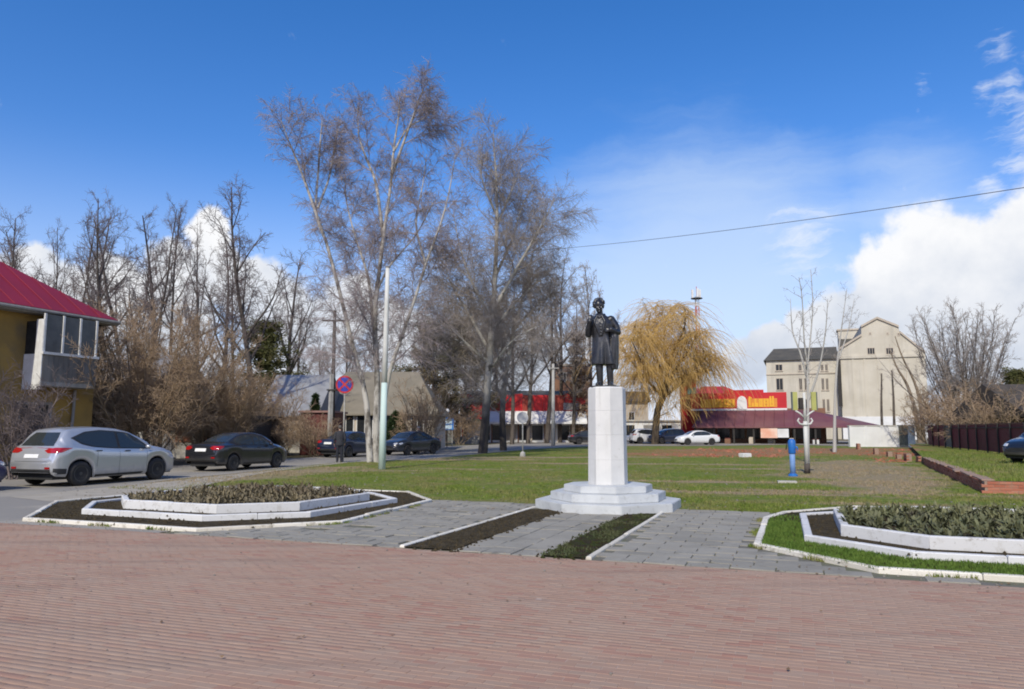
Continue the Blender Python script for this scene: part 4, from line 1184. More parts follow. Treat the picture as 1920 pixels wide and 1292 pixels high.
BIRCH = [dict(per_m=2.4, t0=.22, len=3.3, taper=.66, ang=.72, seg=5, wander=.12, grav=.05, rmin=.014, rr=.45, thick=.012),
         dict(per_m=6.2, t0=.10, ratio=.50, taper=.4, ang=.75, seg=3, wander=.16, grav=-.03, rmin=.009, thick=.010),
         dict(per_m=26, t0=.05, ratio=.75, taper=.3, ang=.75, seg=2, wander=.17, grav=-.26, rmin=.0080, thick=.008)]
def main_birch():
    b = G(702, 867); Y = b.y
    S = [stem_px([(694,868),(690,800),(684,735),(664,660),(640,560),(612,455),(592,400),(597,320),(601,260),(604,224)], Y, .175, .022, 1.2, 16),
         stem_px([(606,440),(575,350),(552,290),(538,256),(526,222)], Y + .7, .085, .018, -1.5),
         stem_px([(596,390),(618,330),(628,270),(638,232)], Y + .7, .07, .018, 1.5),
         stem_px([(704,868),(706,780),(707,690),(702,600),(712,500),(722,420),(733,345),(738,280),(747,220),(750,178)], Y + .2, .19, .022, -.6, 16),
         stem_px([(718,440),(705,345),(688,300),(673,255),(671,200)], Y, .10, .02, 1.5),
         stem_px([(734,330),(752,280),(772,225),(784,190),(794,166)], Y, .09, .018, -1.4),
         stem_px([(738,285),(765,240),(798,220),(808,200)], Y - .5, .06, .016, 2.0),
         stem_px([(713,868),(716,790),(730,700),(752,635),(778,560),(800,490),(826,420),(842,360),(854,290)], Y - .3, .145, .02, -1.6, 16),
         stem_px([(798,495),(780,420),(792,350),(800,290)], Y - 1.2, .07, .016, 2.2),
         stem_px([(700,610),(690,520),(668,450),(650,380),(646,320)], Y + .2, .09, .018, 2.4),
         stem_px([(700,560),(730,500),(780,440),(812,380)], Y + .2, .07, .018, -2.4)]
    out = grow(31, S, BIRCH)
    return place_tree('birch_tree', 'tall many stemmed white birch standing beside the white pole', 'tree', tree_meshes('birch', out, b), b, (M_BIRCH, M_TW_BIRCH), 'bare birches on the lawn')
main_birch()
def second_birch():
    b = G(908, 850); Y = b.y
    BI = [dict(BIRCH[0], len=4.6, per_m=2.4, t0=.14, taper=.6), dict(BIRCH[1], per_m=4.2, rmin=.011), dict(BIRCH[2], per_m=17, rmin=.0088)]
    S = [stem_px([(905,851),(910,790),(914,720),(920,640),(926,560),(930,480),(932,400),(930,330),(927,290),(925,250)], Y, .34, .03, 0, 16),
         stem_px([(928,430),(950,380),(966,340),(980,305)], Y, .12, .02, 2),
         stem_px([(929,400),(905,340),(895,290)], Y, .10, .02, -2),
         stem_px([(926,580),(965,510),(1000,450),(1022,410),(1040,372)], Y, .14, .022, -3),
         stem_px([(918,660),(880,590),(850,540),(830,490)], Y, .13, .022, 2),
         stem_px([(916,680),(870,640),(830,600),(795,575)], Y, .12, .02, -2), stem_px([(924,600),(885,530),(862,460),(850,400)], Y, .12, .02, -2), stem_px([(928,520),(960,450),(978,390),(1000,345)], Y, .12, .02, 3),
         stem_px([(922,620),(965,570),(1000,535),(1028,508)], Y, .12, .022, 2.5),
         stem_px([(920,690),(960,640),(1010,610)], Y, .10, .02, -2.5)]
    out = grow(47, S, BI)
    place_tree('birch_tree', 'tall birch with a blackish lower trunk, left of the statue', 'tree', tree_meshes('birch', out, b), b, (M_BIRCHD, M_TW_GREY), 'bare birches on the lawn')
    b = G(944, 845); Y = b.y
    S = [stem_px([(944,846),(942,770),(950,690),(966,610),(985,540),(1000,470),(1010,400)], Y, .28, .025, 0, 14),
         stem_px([(948,700),(925,640),(905,590),(890,520)], Y, .13, .02, 2), stem_px([(965,615),(1010,570),(1050,540)], Y, .11, .02, -3)]
    out = grow(53, S, BI)
    place_tree('birch_tree', 'shorter dark birch just right of the black trunked birch', 'tree', tree_meshes('birch', out, b), b, (M_BIRCHD, M_TW_GREY), 'bare birches on the lawn')
second_birch()

def generic_tree(seed, h, r0, spread, kind='round', tw=.010):
    """bare tree of height h at the origin"""
    r = random.Random(seed)
    fork = h * r.uniform(.42, .55)
    tp, tr = walk(r, (0, 0, 0), (0, 0, 1), h * .93, 12, .045, .02, r0, r0 * .14)
    S = [(tp, tr)]
    for k in range(r.randint(6, 8)):
        t = .34 + .5 * k / 7; i = int(t * 12); a = k * 2.4 + r.uniform(-.4, .4)
        L = h * .42 * (1.1 - t) * spread
        S.append(walk(r, tp[i], (math.cos(a) * .75, math.sin(a) * .75, .9), L * 1.4, 8, .10, .06, tr[i] * .6, .02))
    sp = [dict(per_m=2.3, t0=.34, len=h * .125, taper=.4, ang=.8, seg=4, wander=.16, grav=.05, rmin=tw * 1.6, rr=.5, thick=.018),
          dict(per_m=4.2, t0=.12, ratio=.55, taper=.35, ang=.8, seg=4, wander=.2, grav=.03, rmin=tw * 1.1, thick=.012),
          dict(per_m=17, t0=.05, ratio=.68, taper=.3, ang=.85, seg=2, wander=.2, grav=.0, rmin=tw * .8, thick=.009)]
    return grow(seed, S, sp)
VARS = [tree_meshes('bare', generic_tree(100 + i, 17.5, .24, .8 + .1 * (i % 3), tw=.0135), (0, 0, 0)) for i in range(4)]
def bare(label, px, py_top, Y, v, rotz, mats, sq=1.0, name='bare_tree', group=None, fresh=False, base=None):
    p = P(px, 800, Y); z = P(px, py_top, Y).z
    k = z / 17.0
    me = VARS[v]
    if fresh: me = tuple(m_.copy() for m_ in me)
    for m_ in me:
        if fresh: m_.materials.clear()
    return place_tree(name, label, 'tree', me, (p.x, p.y, 0), mats, group, R(rotz), (k * sq, k * sq, k))
DK = (M_DARKB, M_TW_DARK); GY = (M_GREYB, M_TW_GREY)
gL = 'bare trees behind the red roofed house'
for lab, px, top, Y, v, rz, sq in (
    ('bare tree at the left edge rising over the red roof', 30, 372, 62, 0, 0, .75),
    ('slender bare tree second from the left over the red roof', 92, 405, 70, 1, 40, .55),
    ('thin upright bare tree third from the left over the roof slope', 128, 392, 64, 2, 90, .55),
    ('forked bare tree above the lower end of the red roof', 196, 362, 62, 3, 130, .75),
    ('bare tree with a knotty crown behind the brown lilac', 262, 368, 60, 0, 200, .65),
    ('paired bare tree just left of the tall white cloud', 322, 374, 63, 1, 170, .6),
    ('leaning bare tree in front of the tall white cloud', 366, 384, 56, 2, 250, .6),
    ('bare tree filling the gap between the first two trunks on the left', 62, 400, 74, 2, 300, .9),
    ('bare tree filling the gap above the middle of the red roof', 160, 402, 76, 1, 222, 1.0),
    ('bare tree filling the gap left of the knotty crowned tree', 232, 398, 74, 0, 77, .95),
    ('bare tree filling the gap just right of the knotty crowned tree', 294, 400, 76, 2, 33, 1.0),
    ('bare tree filling the gap right of the tall white cloud', 404, 420, 74, 1, 350, 1.0),
    ('bare tree between the large straight trunk and the tall birch', 545, 440, 72, 0, 310, 1.0),
    ('low bare tree behind the lilac near the grey roof', 440, 470, 72, 3, 10, .8)):
    bare(lab, px, top, Y, v, rz, DK, sq, group=gL)
bare('large bare tree with a straight dark trunk right of the lilac', 480, 326, 50, 3, 60, DK, .92, group=gL)
gM = 'bare trees behind the birches'
VARS += [tree_meshes('bare', generic_tree(200 + i, 17.5, .26, 1.0, tw=.017), (0, 0, 0)) for i in range(2)]
for lab, px, top, Y, v, rz, sq in (
    ('grey bare tree filling in behind the lower birch branches', 990, 500, 84, 4, 0, .9),
    ('grey bare tree just left behind the statue', 1050, 470, 92, 5, 70, .8),
    ('bare tree behind the black trunked birch, left side', 860, 520, 86, 4, 160, .9),
    ('pale thin bare tree rising right behind the statue head', 1112, 484, 96, 5, 200, .62),
    ('small bare tree behind the utility pole and sign', 600, 620, 75, 4, 100, .8),
    ('bare tree between the two birches above the parked dark car', 790, 600, 90, 5, 30, .9),
    ('bare tree behind the grey slate roof', 560, 560, 96, 4, 210, .8),
    ('bare tree behind the kiosk', 905, 540, 88, 5, 20, 1.1),
    ('bare tree between the kiosk and the pale concrete pole', 960, 540, 80, 4, 240, 1.0),
    ('bare tree directly behind the pale concrete pole', 1025, 520, 86, 4, 300, 1.0),
    ('low bare tree over the brown brick block', 1075, 560, 90, 5, 330, 1.0),
    ('bare tree behind the spruce nearest the birch', 835, 545, 98, 5, 140, 1.0),
    ('bare tree over the ridge of the long beige roof', 705, 600, 92, 4, 50, 1.1),
    ('bare tree over the left end of the long beige roof', 650, 590, 88, 5, 260, 1.0),
    ('bare tree behind the market hall roof', 930, 560, 104, 5, 110, 1.0)):
    bare(lab, px, top, Y, v, rz, GY, sq, group=gM)

# thin birches by the right hand lamp post
def right_birches():
    b = Vector((P(1519, 800, 34).x, 34, 0)); Y = 34
    SP = [dict(BIRCH[0], len=1.45, per_m=2.8, t0=.35, rmin=.008), dict(BIRCH[1], per_m=5, rmin=.0085), dict(BIRCH[2], per_m=13, rmin=.0072)]
    S = [stem_px([(1515,876),(1515,800),(1515,740),(1514,690),(1520,630),(1524,570),(1520,505)], Y, .075, .014, 0, 14),
         stem_px([(1516,720),(1500,660),(1486,620),(1482,560)], Y, .06, .012, 1), stem_px([(1516,750),(1536,690),(1548,620),(1552,560)], Y, .06, .012, -1),
         stem_px([(1516,700),(1508,640),(1504,560),(1498,520)], Y, .05, .012, -.8)]
    place_tree('birch_tree', 'slim young birch growing right behind the scrolled lamp post', 'tree', tree_meshes('birch', grow(61, S, SP), b), b, (M_BIRCHS, M_TW_GREY), 'thin birches near the mill')
    b = G(1565, 848); Y = b.y
    SP2 = [dict(SP[0], len=2.2, t0=.45), SP[1], SP[2]]
    S = [stem_px([(1565,848),(1565,790),(1567,720),(1572,660),(1580,600),(1588,540)], Y, .14, .016, 0, 12), stem_px([(1570,680),(1590,620),(1602,560)], Y, .06, .014, 1)]
    place_tree('birch_tree', 'slim pale trunked birch in front of the corner of the mill', 'tree', tree_meshes('birch', grow(67, S, SP2), b), b, (M_BIRCHS, M_TW_GREY), 'thin birches near the mill')
right_birches()
# fan shaped tree, leaning trees and poles of young trees on the right
def fan(seed, n, h, spread, specs, r0=.09, lean=0):
    r = random.Random(seed); S = []
    for k in range(n):
        a = k * 2.4 + r.uniform(-.3, .3); e = spread * math.sqrt((k + .5) / n)
        S.append(walk(r, (r.gauss(0, .25), r.gauss(0, .25), 0), (math.sin(e) * math.cos(a) + lean, math.sin(e) * math.sin(a), math.cos(e)), h * r.uniform(.8, 1.08), 9, .06, .05, r0 * r.uniform(.6, 1.1), .015))
    return grow(seed, S, specs)
FAN = [dict(per_m=2.2, t0=.32, len=1.7, taper=.4, ang=.5, seg=4, wander=.12, grav=.06, rmin=.016, rr=.5, thick=.012),
       dict(per_m=4.6, t0=.12, ratio=.55, taper=.3, ang=.6, seg=3, wander=.15, grav=.03, rmin=.013, thick=.011),
       dict(per_m=12, t0=.1, ratio=.65, taper=.3, ang=.6, seg=2, wander=.18, grav=0, rmin=.012, thick=.009)]
p = P(1808, 800, 62); h = P(1808, 556, 62).z
place_tree('bare_tree', 'broad fan shaped bare tree behind the maroon fence', 'tree', tree_meshes('fan', fan(71, 46, h * .90, .47, FAN, .06), (0, 0, 0), 0), (p.x, p.y, 0), (M_GREYB, M_TW_GREY), 'trees on the right')
p = P(1725, 800, 78)
S = [stem_px([(1725, 830), (1716, 770), (1700, 720), (1682, 690), (1668, 655)], 78, .26, .05, 0, 10), stem_px([(1732, 830), (1726, 760), (1714, 715), (1692, 670), (1678, 630)], 78.5, .24, .04, 0, 10)]
SPL = [dict(per_m=.9, t0=.45, len=2.2, ang=.8, seg=4, wander=.16, grav=.04, rmin=.02, thick=.016), dict(per_m=1.6, ratio=.5, ang=.8, seg=3, wander=.2, grav=0, rmin=.014)]
place_tree('bare_tree', 'twin stemmed tree leaning left across the mill wall', 'tree', tree_meshes('lean', grow(73, S, SPL), (p.x, 78, 0)), (p.x, 78, 0), (M_TANB, M_TW_TAN), 'trees on the right')
for px, top, lab in ((1653, 700, 'left of two thin straight trunks in front of the mill wall'), (1676, 694, 'right of two thin straight trunks in front of the mill wall')):
    q = P(px, 800, 80); z = P(px, top, 80).z
    r = random.Random(px); st = walk(r, (0, 0, 0), (0, 0, 1), z, 9, .02, .05, .17, .07)
    place_tree('bare_tree', lab, 'tree', tree_meshes('pole', grow(px, [st], [dict(n=6, t0=.6, len=1.3, ang=.7, seg=4, wander=.12, grav=.05, rmin=.02), dict(n=5, ratio=.5, ang=.8, seg=3, wander=.2, grav=0, rmin=.014)]), (0, 0, 0)), (q.x, 80, 0), (M_GREYB, M_TW_GREY), 'trees on the right')
# shrubs
SHR = [dict(per_m=3.6, t0=.20, len=1.2, taper=.3, ang=.55, seg=4, wander=.16, grav=.04, rmin=.008, rr=.6, thick=.012),
       dict(per_m=8, t0=.1, ratio=.62, taper=.3, ang=.65, seg=3, wander=.18, grav=.02, rmin=.009, thick=.01),
       dict(per_m=15, t0=.05, ratio=.68, taper=.3, ang=.75, seg=2, wander=.2, grav=0, rmin=.0088, thick=.009)]
p = P(282, 800, 33.0)
place_tree('lilac_shrub', 'large brown leafless lilac shrub behind the silver hatchback', 'shrub', tree_meshes('lilac', fan(81, 40, 6.9, .86, SHR, .048), (0, 0, 0)), (p.x, p.y, 0), (M_TANB, M_TW_TAN), 'leafless shrubs', scale=(1.0, 1.0, .98))
LM = [o for o in COL.objects if o.name.startswith('lilac_shrub') and o.type == 'EMPTY'][0]
for lab, px, Y, rz, s in (('leafless brown shrub crowding the corner of the yellow house', 205, 35.5, 70, (.85, .8, .86)), ('leafless brown shrub between the big lilac and the straight dark trunk', 385, 37.5, 200, (.75, .7, .74))):
    q = P(px, 800, Y); copy_thing(LM, (q.x, q.y, 0), R(rz), s, lab)
p = P(425, 800, 38.0)
place_tree('lilac_shrub', 'lower leafless shrub right of the big lilac, behind the black sedan', 'shrub', tree_meshes('lilac', fan(83, 16, 4.4, .78, SHR, .045), (0, 0, 0)), (p.x, p.y, 0), (M_TANB, M_TW_TAN), 'leafless shrubs')
sh = tree_meshes('shrub', fan(85, 16, 3.0, .8, [dict(SHR[0], rmin=.012), dict(SHR[1], rmin=.010, per_m=5), dict(SHR[2], rmin=.009, per_m=20)], .03), (0, 0, 0))
for lab, px, Y, s in (('leafless dark shrub against the yellow house wall', 25, 24.2, (.85, .85, 1.0)), ('reddish leafless shrub in front of the dark red garage', 588, 44, (1.0, 1, .72)),
                   ('leafless shrub left of the dark red garage', 540, 45.5, (.8, .8, .7)), ('shaggy brown shrub hanging over the far end of the maroon fence', 1790, 58, (2.0, 1.8, 1.45)),
                   ('brown shrub over the near part of the maroon fence', 1875, 50, (1.9, 1.6, 1.3)), ('brown shrub left end of the maroon fence beside the gate', 1752, 66, (1.5, 1.5, 1.3)),
                   ('dense leafless shrub in front of the grey slate roofed house', 505, 47, (1.5, 1.2, 1.25)), ('leafless shrub over the dark lean-to shed', 455, 44, (1.5, 1.2, 1.3)), ('leafless shrub before the right end of the beige roofed house', 800, 52, (1.3, 1.2, 1.4)), ('bare hedge shrub left of the market stalls', 790, 70, (1.6, 1.4, 1.2)), ('bare hedge shrub beneath the black trunked birch', 860, 78, (1.5, 1.4, 1.1))):
    p = P(px, 800, Y); place_tree('shrub', lab, 'shrub', sh, (p.x, p.y, 0), (M_TANB, M_TW_TAN), 'leafless shrubs', R(px * 3), s)
    if 'yellow house wall' in lab:
        for ch in COL.objects[-1].parent.children:
            ch.material_slots[0].link = 'OBJECT'; ch.material_slots[0].material = M_TW_DARK

# weeping willow
def willow():
    b = G(1226, 833); Y = b.y; r = random.Random(91)
    tr = stem_px([(1228,834),(1230,800),(1233,770),(1244,745)], Y, .42, .34, 0, 6)
    L1 = []
    for (lst, dy) in (([(1244,745),(1225,700),(1200,650),(1190,610)], -2), ([(1244,745),(1215,715),(1178,670),(1160,630)], 2), ([(1244,745),(1250,690),(1245,640),(1250,590)], 2.5), ([(1244,745),(1262,700),(1290,660),(1310,620)], -2),
                      ([(1244,745),(1275,720),(1305,690),(1335,660)], 2), ([(1244,745),(1235,680),(1215,630),(1220,585)], 3.5), ([(1244,745),(1258,670),(1282,620),(1285,580)], -3), ([(1244,745),(1240,710),(1210,690),(1185,640)], -4), ([(1244,745),(1260,715),(1295,700),(1310,670)], 4)):
        L1.append(stem_px(lst, Y, .20, .05, dy, 8))
    specs = [dict(per_m=1.0, t0=.25, len=2.6, taper=.2, ang=.7, seg=5, wander=.18, grav=.06, rmin=.03, rr=.5, thick=.02),
             dict(per_m=1.5, t0=.2, ratio=.75, taper=.2, ang=.8, seg=5, wander=.2, grav=-.05, rmin=.018, thick=.012)]
    out = grow(91, [tr] + L1, specs)
    hang = []
    for lv in (out[1], out[2]):
        for pts, rad in lv:
            for k in range(25 if lv is out[2] else 24):
                i = r.randrange(1, len(pts)); q = pts[i]; a = r.uniform(0, 6.28)
                q = tuple(c + r.gauss(0, .12) for c in q)
                L = min(r.uniform(1.6, 6.5), max(.6, q[2] - .8))
                hang.append(walk(r, q, (math.cos(a) * .7, math.sin(a) * .7, r.uniform(-.1, .5)), L, 5, .09, -.36, .020, .010))
    rel = [[([(x - b.x, y - b.y, z) for x, y, z in p_], q) for p_, q in lv] for lv in (out[0], out[1], out[2], hang)]
    m0 = tube_mesh('willow_trunk', [(rel[0], 9), (rel[1], 5)]); m1 = tube_mesh('willow_crown', [(rel[2], 3), (rel[3], 3)])
    place_tree('willow_tree', 'golden yellow weeping willow right of the statue', 'tree', (m0, m1), (b.x, b.y, 0), (M_WILB, M_TW_WIL))
willow()

# evergreens
M_PINE = mat('pine_needles', (.06, .068, .022), (.105, .10, .036), (.13, .10, .046), 1.2, rough=.85, spec=.2)
M_PINEB = mat('browned_needles', (.115, .105, .055), (.19, .145, .09), (.09, .10, .045), 1.0, rough=.85, spec=.2)
M_THUJA = mat('thuja_green', (.018, .036, .012), (.038, .060, .020), scale=2, rough=.85, spec=.2)
def needles(r, pts, n, size, spread):
    V = np.empty((n, 3, 3)); c = np.array(pts)[r.integers(0, len(pts), n)] + r.normal(0, spread, (n, 3))
    d = r.normal(0, 1, (n, 3)); d[:, 2] = np.abs(d[:, 2]) * .6; d /= np.linalg.norm(d, axis=1, keepdims=True)
    s = np.cross(d, r.normal(0, 1, (n, 3))); s /= np.linalg.norm(s, axis=1, keepdims=True) + 1e-9
    L = size * r.uniform(.5, 1.3, (n, 1))
    V[:, 0] = c + s * L * .16; V[:, 1] = c - s * L * .16; V[:, 2] = c + d * L
    return raw_mesh('needles', V.reshape(-1, 3), np.arange(n * 3).reshape(n, 3))
def pine(seed, h, w, n, bottom=.35):
    r = random.Random(seed); tp, tr = walk(r, (0, 0, 0), (0, 0, 1), h, 10, .03, .03, .22, .04); S = [(tp, tr)]; br = []; ends = []
    for k in range(34):
        t = bottom + (1 - bottom) * k / 34; i = min(9, int(t * 10)); a = k * 2.4
        L = w * (1.05 - ((t - bottom) / (1 - bottom)) ** 1.6 * .8) * r.uniform(.6, 1.1)
        pth = walk(r, tp[i], (math.cos(a), math.sin(a), .15), L, 6, .12, .04, .06, .015); br.append(pth)
        for q in pth[0][2:]:
            ends.append(q)
            for _ in range(3): ends.append((q[0] + r.gauss(0, .5), q[1] + r.gauss(0, .5), q[2] + r.gauss(0, .22)))
    return tube_mesh('pine_trunk', [(S, 8), (br, 4)]), needles(np.random.default_rng(seed), ends, n, .34, .20)
def pine_at(lab, px, top, Y, w, seed, m, name='pine_tree', bottom=.35, n=13000):
    p = P(px, 800, Y); z = P(px, top, Y).z
    place_tree(name, lab, 'tree', pine(seed, z, w, n, bottom), (p.x, p.y, 0), (M_DARKB, m), 'evergreen trees')
pine_at('dark olive pine right of the straight dark trunk', 512, 592, 66, 2.9, 5, M_PINE)
pine_at('brownish green spruce behind the two birches, left one', 812, 600, 78, 4.4, 6, M_PINEB, 'spruce_tree', .2, 22000)
pine_at('brownish green spruce behind the two birches, right one', 872, 588, 84, 4.4, 7, M_PINEB, 'spruce_tree', .2, 22000)
pine_at('dark pine at the right edge above the maroon fence', 1925, 690, 74, 3.6, 8, M_PINE)
pine_at('narrow rust brown conifer just left behind the statue', 1086, 615, 92, 1.2, 9, M_TW_TAN, 'spruce_tree', .1, 14000)
def thuja(lab, px, top, Y, w):
    r = np.random.default_rng(px); p = P(px, 800, Y); h = P(px, top, Y).z; pts = []
    for k in range(1500):
        t = r.random() ** .8; a = r.uniform(0, 6.28); q = w * (math.sin(min(1, t * 5 + .35) * 1.57)) * (1 - t) ** .75 * (.75 + .3 * r.random())
        pts.append((math.cos(a) * q, math.sin(a) * q, .15 + t * (h - .3)))
    t = thing('thuja', lab, 'tree', (p.x, p.y, 0), 0, 'evergreen trees')
    st = walk(random.Random(1), (0, 0, 0), (0, 0, 1), h * .8, 5, .02, 0, .07, .02)
    link('trunk', tube_mesh('thuja_trunk', [([st], 6)]), M_DARKB, t)
    link('crown', needles(r, pts, 7000, .22, .05), M_THUJA, t)
thuja('narrow dark thuja behind the dark red garage roof', 590, 737, 50.5, .55)
thuja('wide dark thuja beside the white pole and the birch', 742, 770, 55, 1.25)
thuja('olive thuja behind the dark car facing left', 790, 758, 62, 1.2)

def far_wood():
    """leafless belt of trees far off"""
    r = random.Random(5); paths = []; tw = []
    for k in range(80):
        X = -190 + 400 * k / 80 + r.uniform(-2, 2); Y = r.uniform(165, 215); h = r.uniform(8, 15)
        if 35 < X < 110: continue
        st = walk(r, (X, Y, 0), (0, 0, 1), h, 6, .06, .02, .25, .05); paths.append(st)
        for j in range(16):
            i = r.randrange(2, 6); a = r.uniform(0, 6.28)
            b = walk(r, st[0][i], (math.cos(a), math.sin(a), .9), h * .35, 4, .15, .05, .08, .03); paths.append(b)
            for q in range(7): tw.append(walk(r, b[0][r.randrange(1, 5)], (r.gauss(0, .7), r.gauss(0, .7), .5), h * .16, 2, .2, 0, .045, .025))
    link('distant_trees', tube_mesh('distant_trees', [(paths, 4), (tw, 3)]), M_TW_GREY, kind='stuff', label='distant belt of leafless trees')
far_wood()
# ------------------------------------------------------------------ buildings
M_YEL = mat('mustard_plaster', (.33, .205, .05), (.235, .15, .045), (.16, .118, .065), 1.1, rough=.9, bump=.3, bscale=30)
M_REDROOF = mat('red_metal_roof', (.27, .018, .028), (.22, .016, .024), (.20, .028, .03), .6, rough=.42, spec=.4)
M_GREYW = mat('grey_wood', (.30, .29, .27), (.20, .19, .18), scale=3, rough=.85, stretch=(1, 1, .2))
M_WHITEW = mat('white_wood', (.70, .70, .68), (.58, .57, .54), scale=4, rough=.7)
M_DARKG = mat('dark_window_glass', (.018, .020, .023), (.03, .032, .034), rough=.12, spec=.35)
M_DARK = mat('dark_recess', (.025, .022, .020), (.04, .035, .03), rough=.8)
M_CREAM = mat('cream_plaster', (.52, .45, .36), (.44, .38, .31), (.34, .30, .25), .7, rough=.9, bump=.2)
M_PLAST = mat('dirty_white_plaster', (.50, .48, .43), (.40, .38, .33), (.25, .23, .20), .8, rough=.92, bump=.3)
M_GREYP = mat('grey_block_wall', (.27, .26, .24), (.20, .19, .17), (.13, .12, .10), 1.0, rough=.92, bump=.3)
M_SLATE = mat('slate_grey_roof', (.27, .275, .285), (.22, .222, .23), scale=1.5, rough=.75, bump=.3)
M_BEIGER = mat('beige_roof', (.24, .21, .16), (.185, .165, .125), (.13, .12, .09), .8, rough=.85, bump=.3)
M_TAR = mat('tar_roof', (.05, .042, .035), (.08, .065, .05), scale=2, rough=.9)
M_DRED = mat('dark_red_metal', (.125, .028, .022), (.095, .022, .018), (.14, .05, .035), 1.5, rough=.6)
M_MAROON = mat('maroon_metal', (.145, .018, .030), (.115, .016, .026), (.10, .03, .03), 1.2, rough=.5, var=.2)
M_FGREY = mat('grey_green_metal', (.13, .15, .14), (.10, .115, .11), scale=1.2, rough=.5)
M_RED = M_RED
M_SRED = mat('bright_red_panel', (.55, .018, .022), (.48, .016, .02), scale=.8, rough=.4)
M_YELL = mat('sign_yellow', (.80, .44, .03), (.76, .40, .03), scale=3, rough=.5)
M_WPANEL = mat('white_panel', (.76, .76, .75), (.68, .68, .67), (.55, .54, .52), .8, rough=.6)
M_AWN = mat('plum_roof', (.165, .055, .065), (.13, .045, .055), (.19, .085, .08), .5, rough=.6)
M_MILLR = mat('mill_dark_roof', (.070, .066, .055), (.10, .09, .07), scale=.7, rough=.85)
M_GREEN = mat('green_trim', (.03, .16, .08), (.03, .12, .06), rough=.5)
M_TEAL = mat('teal_panel', (.05, .28, .27), (.04, .22, .22), rough=.5)
M_BLUE = mat('pump_blue', (.02, .16, .52), (.018, .13, .43), (.03, .20, .50), 4, rough=.5)
M_BROWNB = mat('brown_brick', (.24, .125, .075), (.18, .095, .06), (.28, .17, .11), .8, rough=.9, bump=.3)
M_CONC = mat('pole_concrete', (.42, .41, .38), (.33, .32, .29), (.25, .24, .22), 3, rough=.9)
M_MINT = mat('mint_paint', (.50, .64, .58), (.54, .65, .60), (.58, .62, .57), 1.6, rough=.75)
M_CORR = mat('pole_whitewash', (.62, .62, .58), (.54, .54, .50), (.44, .43, .40), 2.0, rough=.8)

def windows(parent, mb_list, glass=M_DARKG, frame=M_WHITEW, depth=.08, name='window', bars=(1, 1), fw=.07, sill=False):
    """mb_list of (x0,x1,z0,z1,y): recessed-looking windows on a wall facing -y at y"""
    for (x0, x1, z0, z1, y) in mb_list:
        f = MB(); f.box(x0, x0 + fw, y - .05, y + depth, z0, z1); f.box(x1 - fw, x1, y - .05, y + depth, z0, z1)
        f.box(x0 + fw, x1 - fw, y - .05, y + depth, z1 - fw, z1); f.box(x0 + fw, x1 - fw, y - .05, y + depth, z0, z0 + fw)
        for i in range(bars[0]):
            x = x0 + (x1 - x0) * (i + 1) / (bars[0] + 1); f.box(x - fw * .35, x + fw * .35, y - .045, y + depth, z0 + fw, z1 - fw)
        w = f.obj(name, frame, parent)
        MB().box(x0 + fw, x1 - fw, y - .02, y + .03, z0 + fw, z1 - fw).obj('pane', glass, w)
        if sill: MB().box(x0 - .05, x1 + .05, y - .14, y - .002, z0 - .07, z0).obj('sill', frame, w)

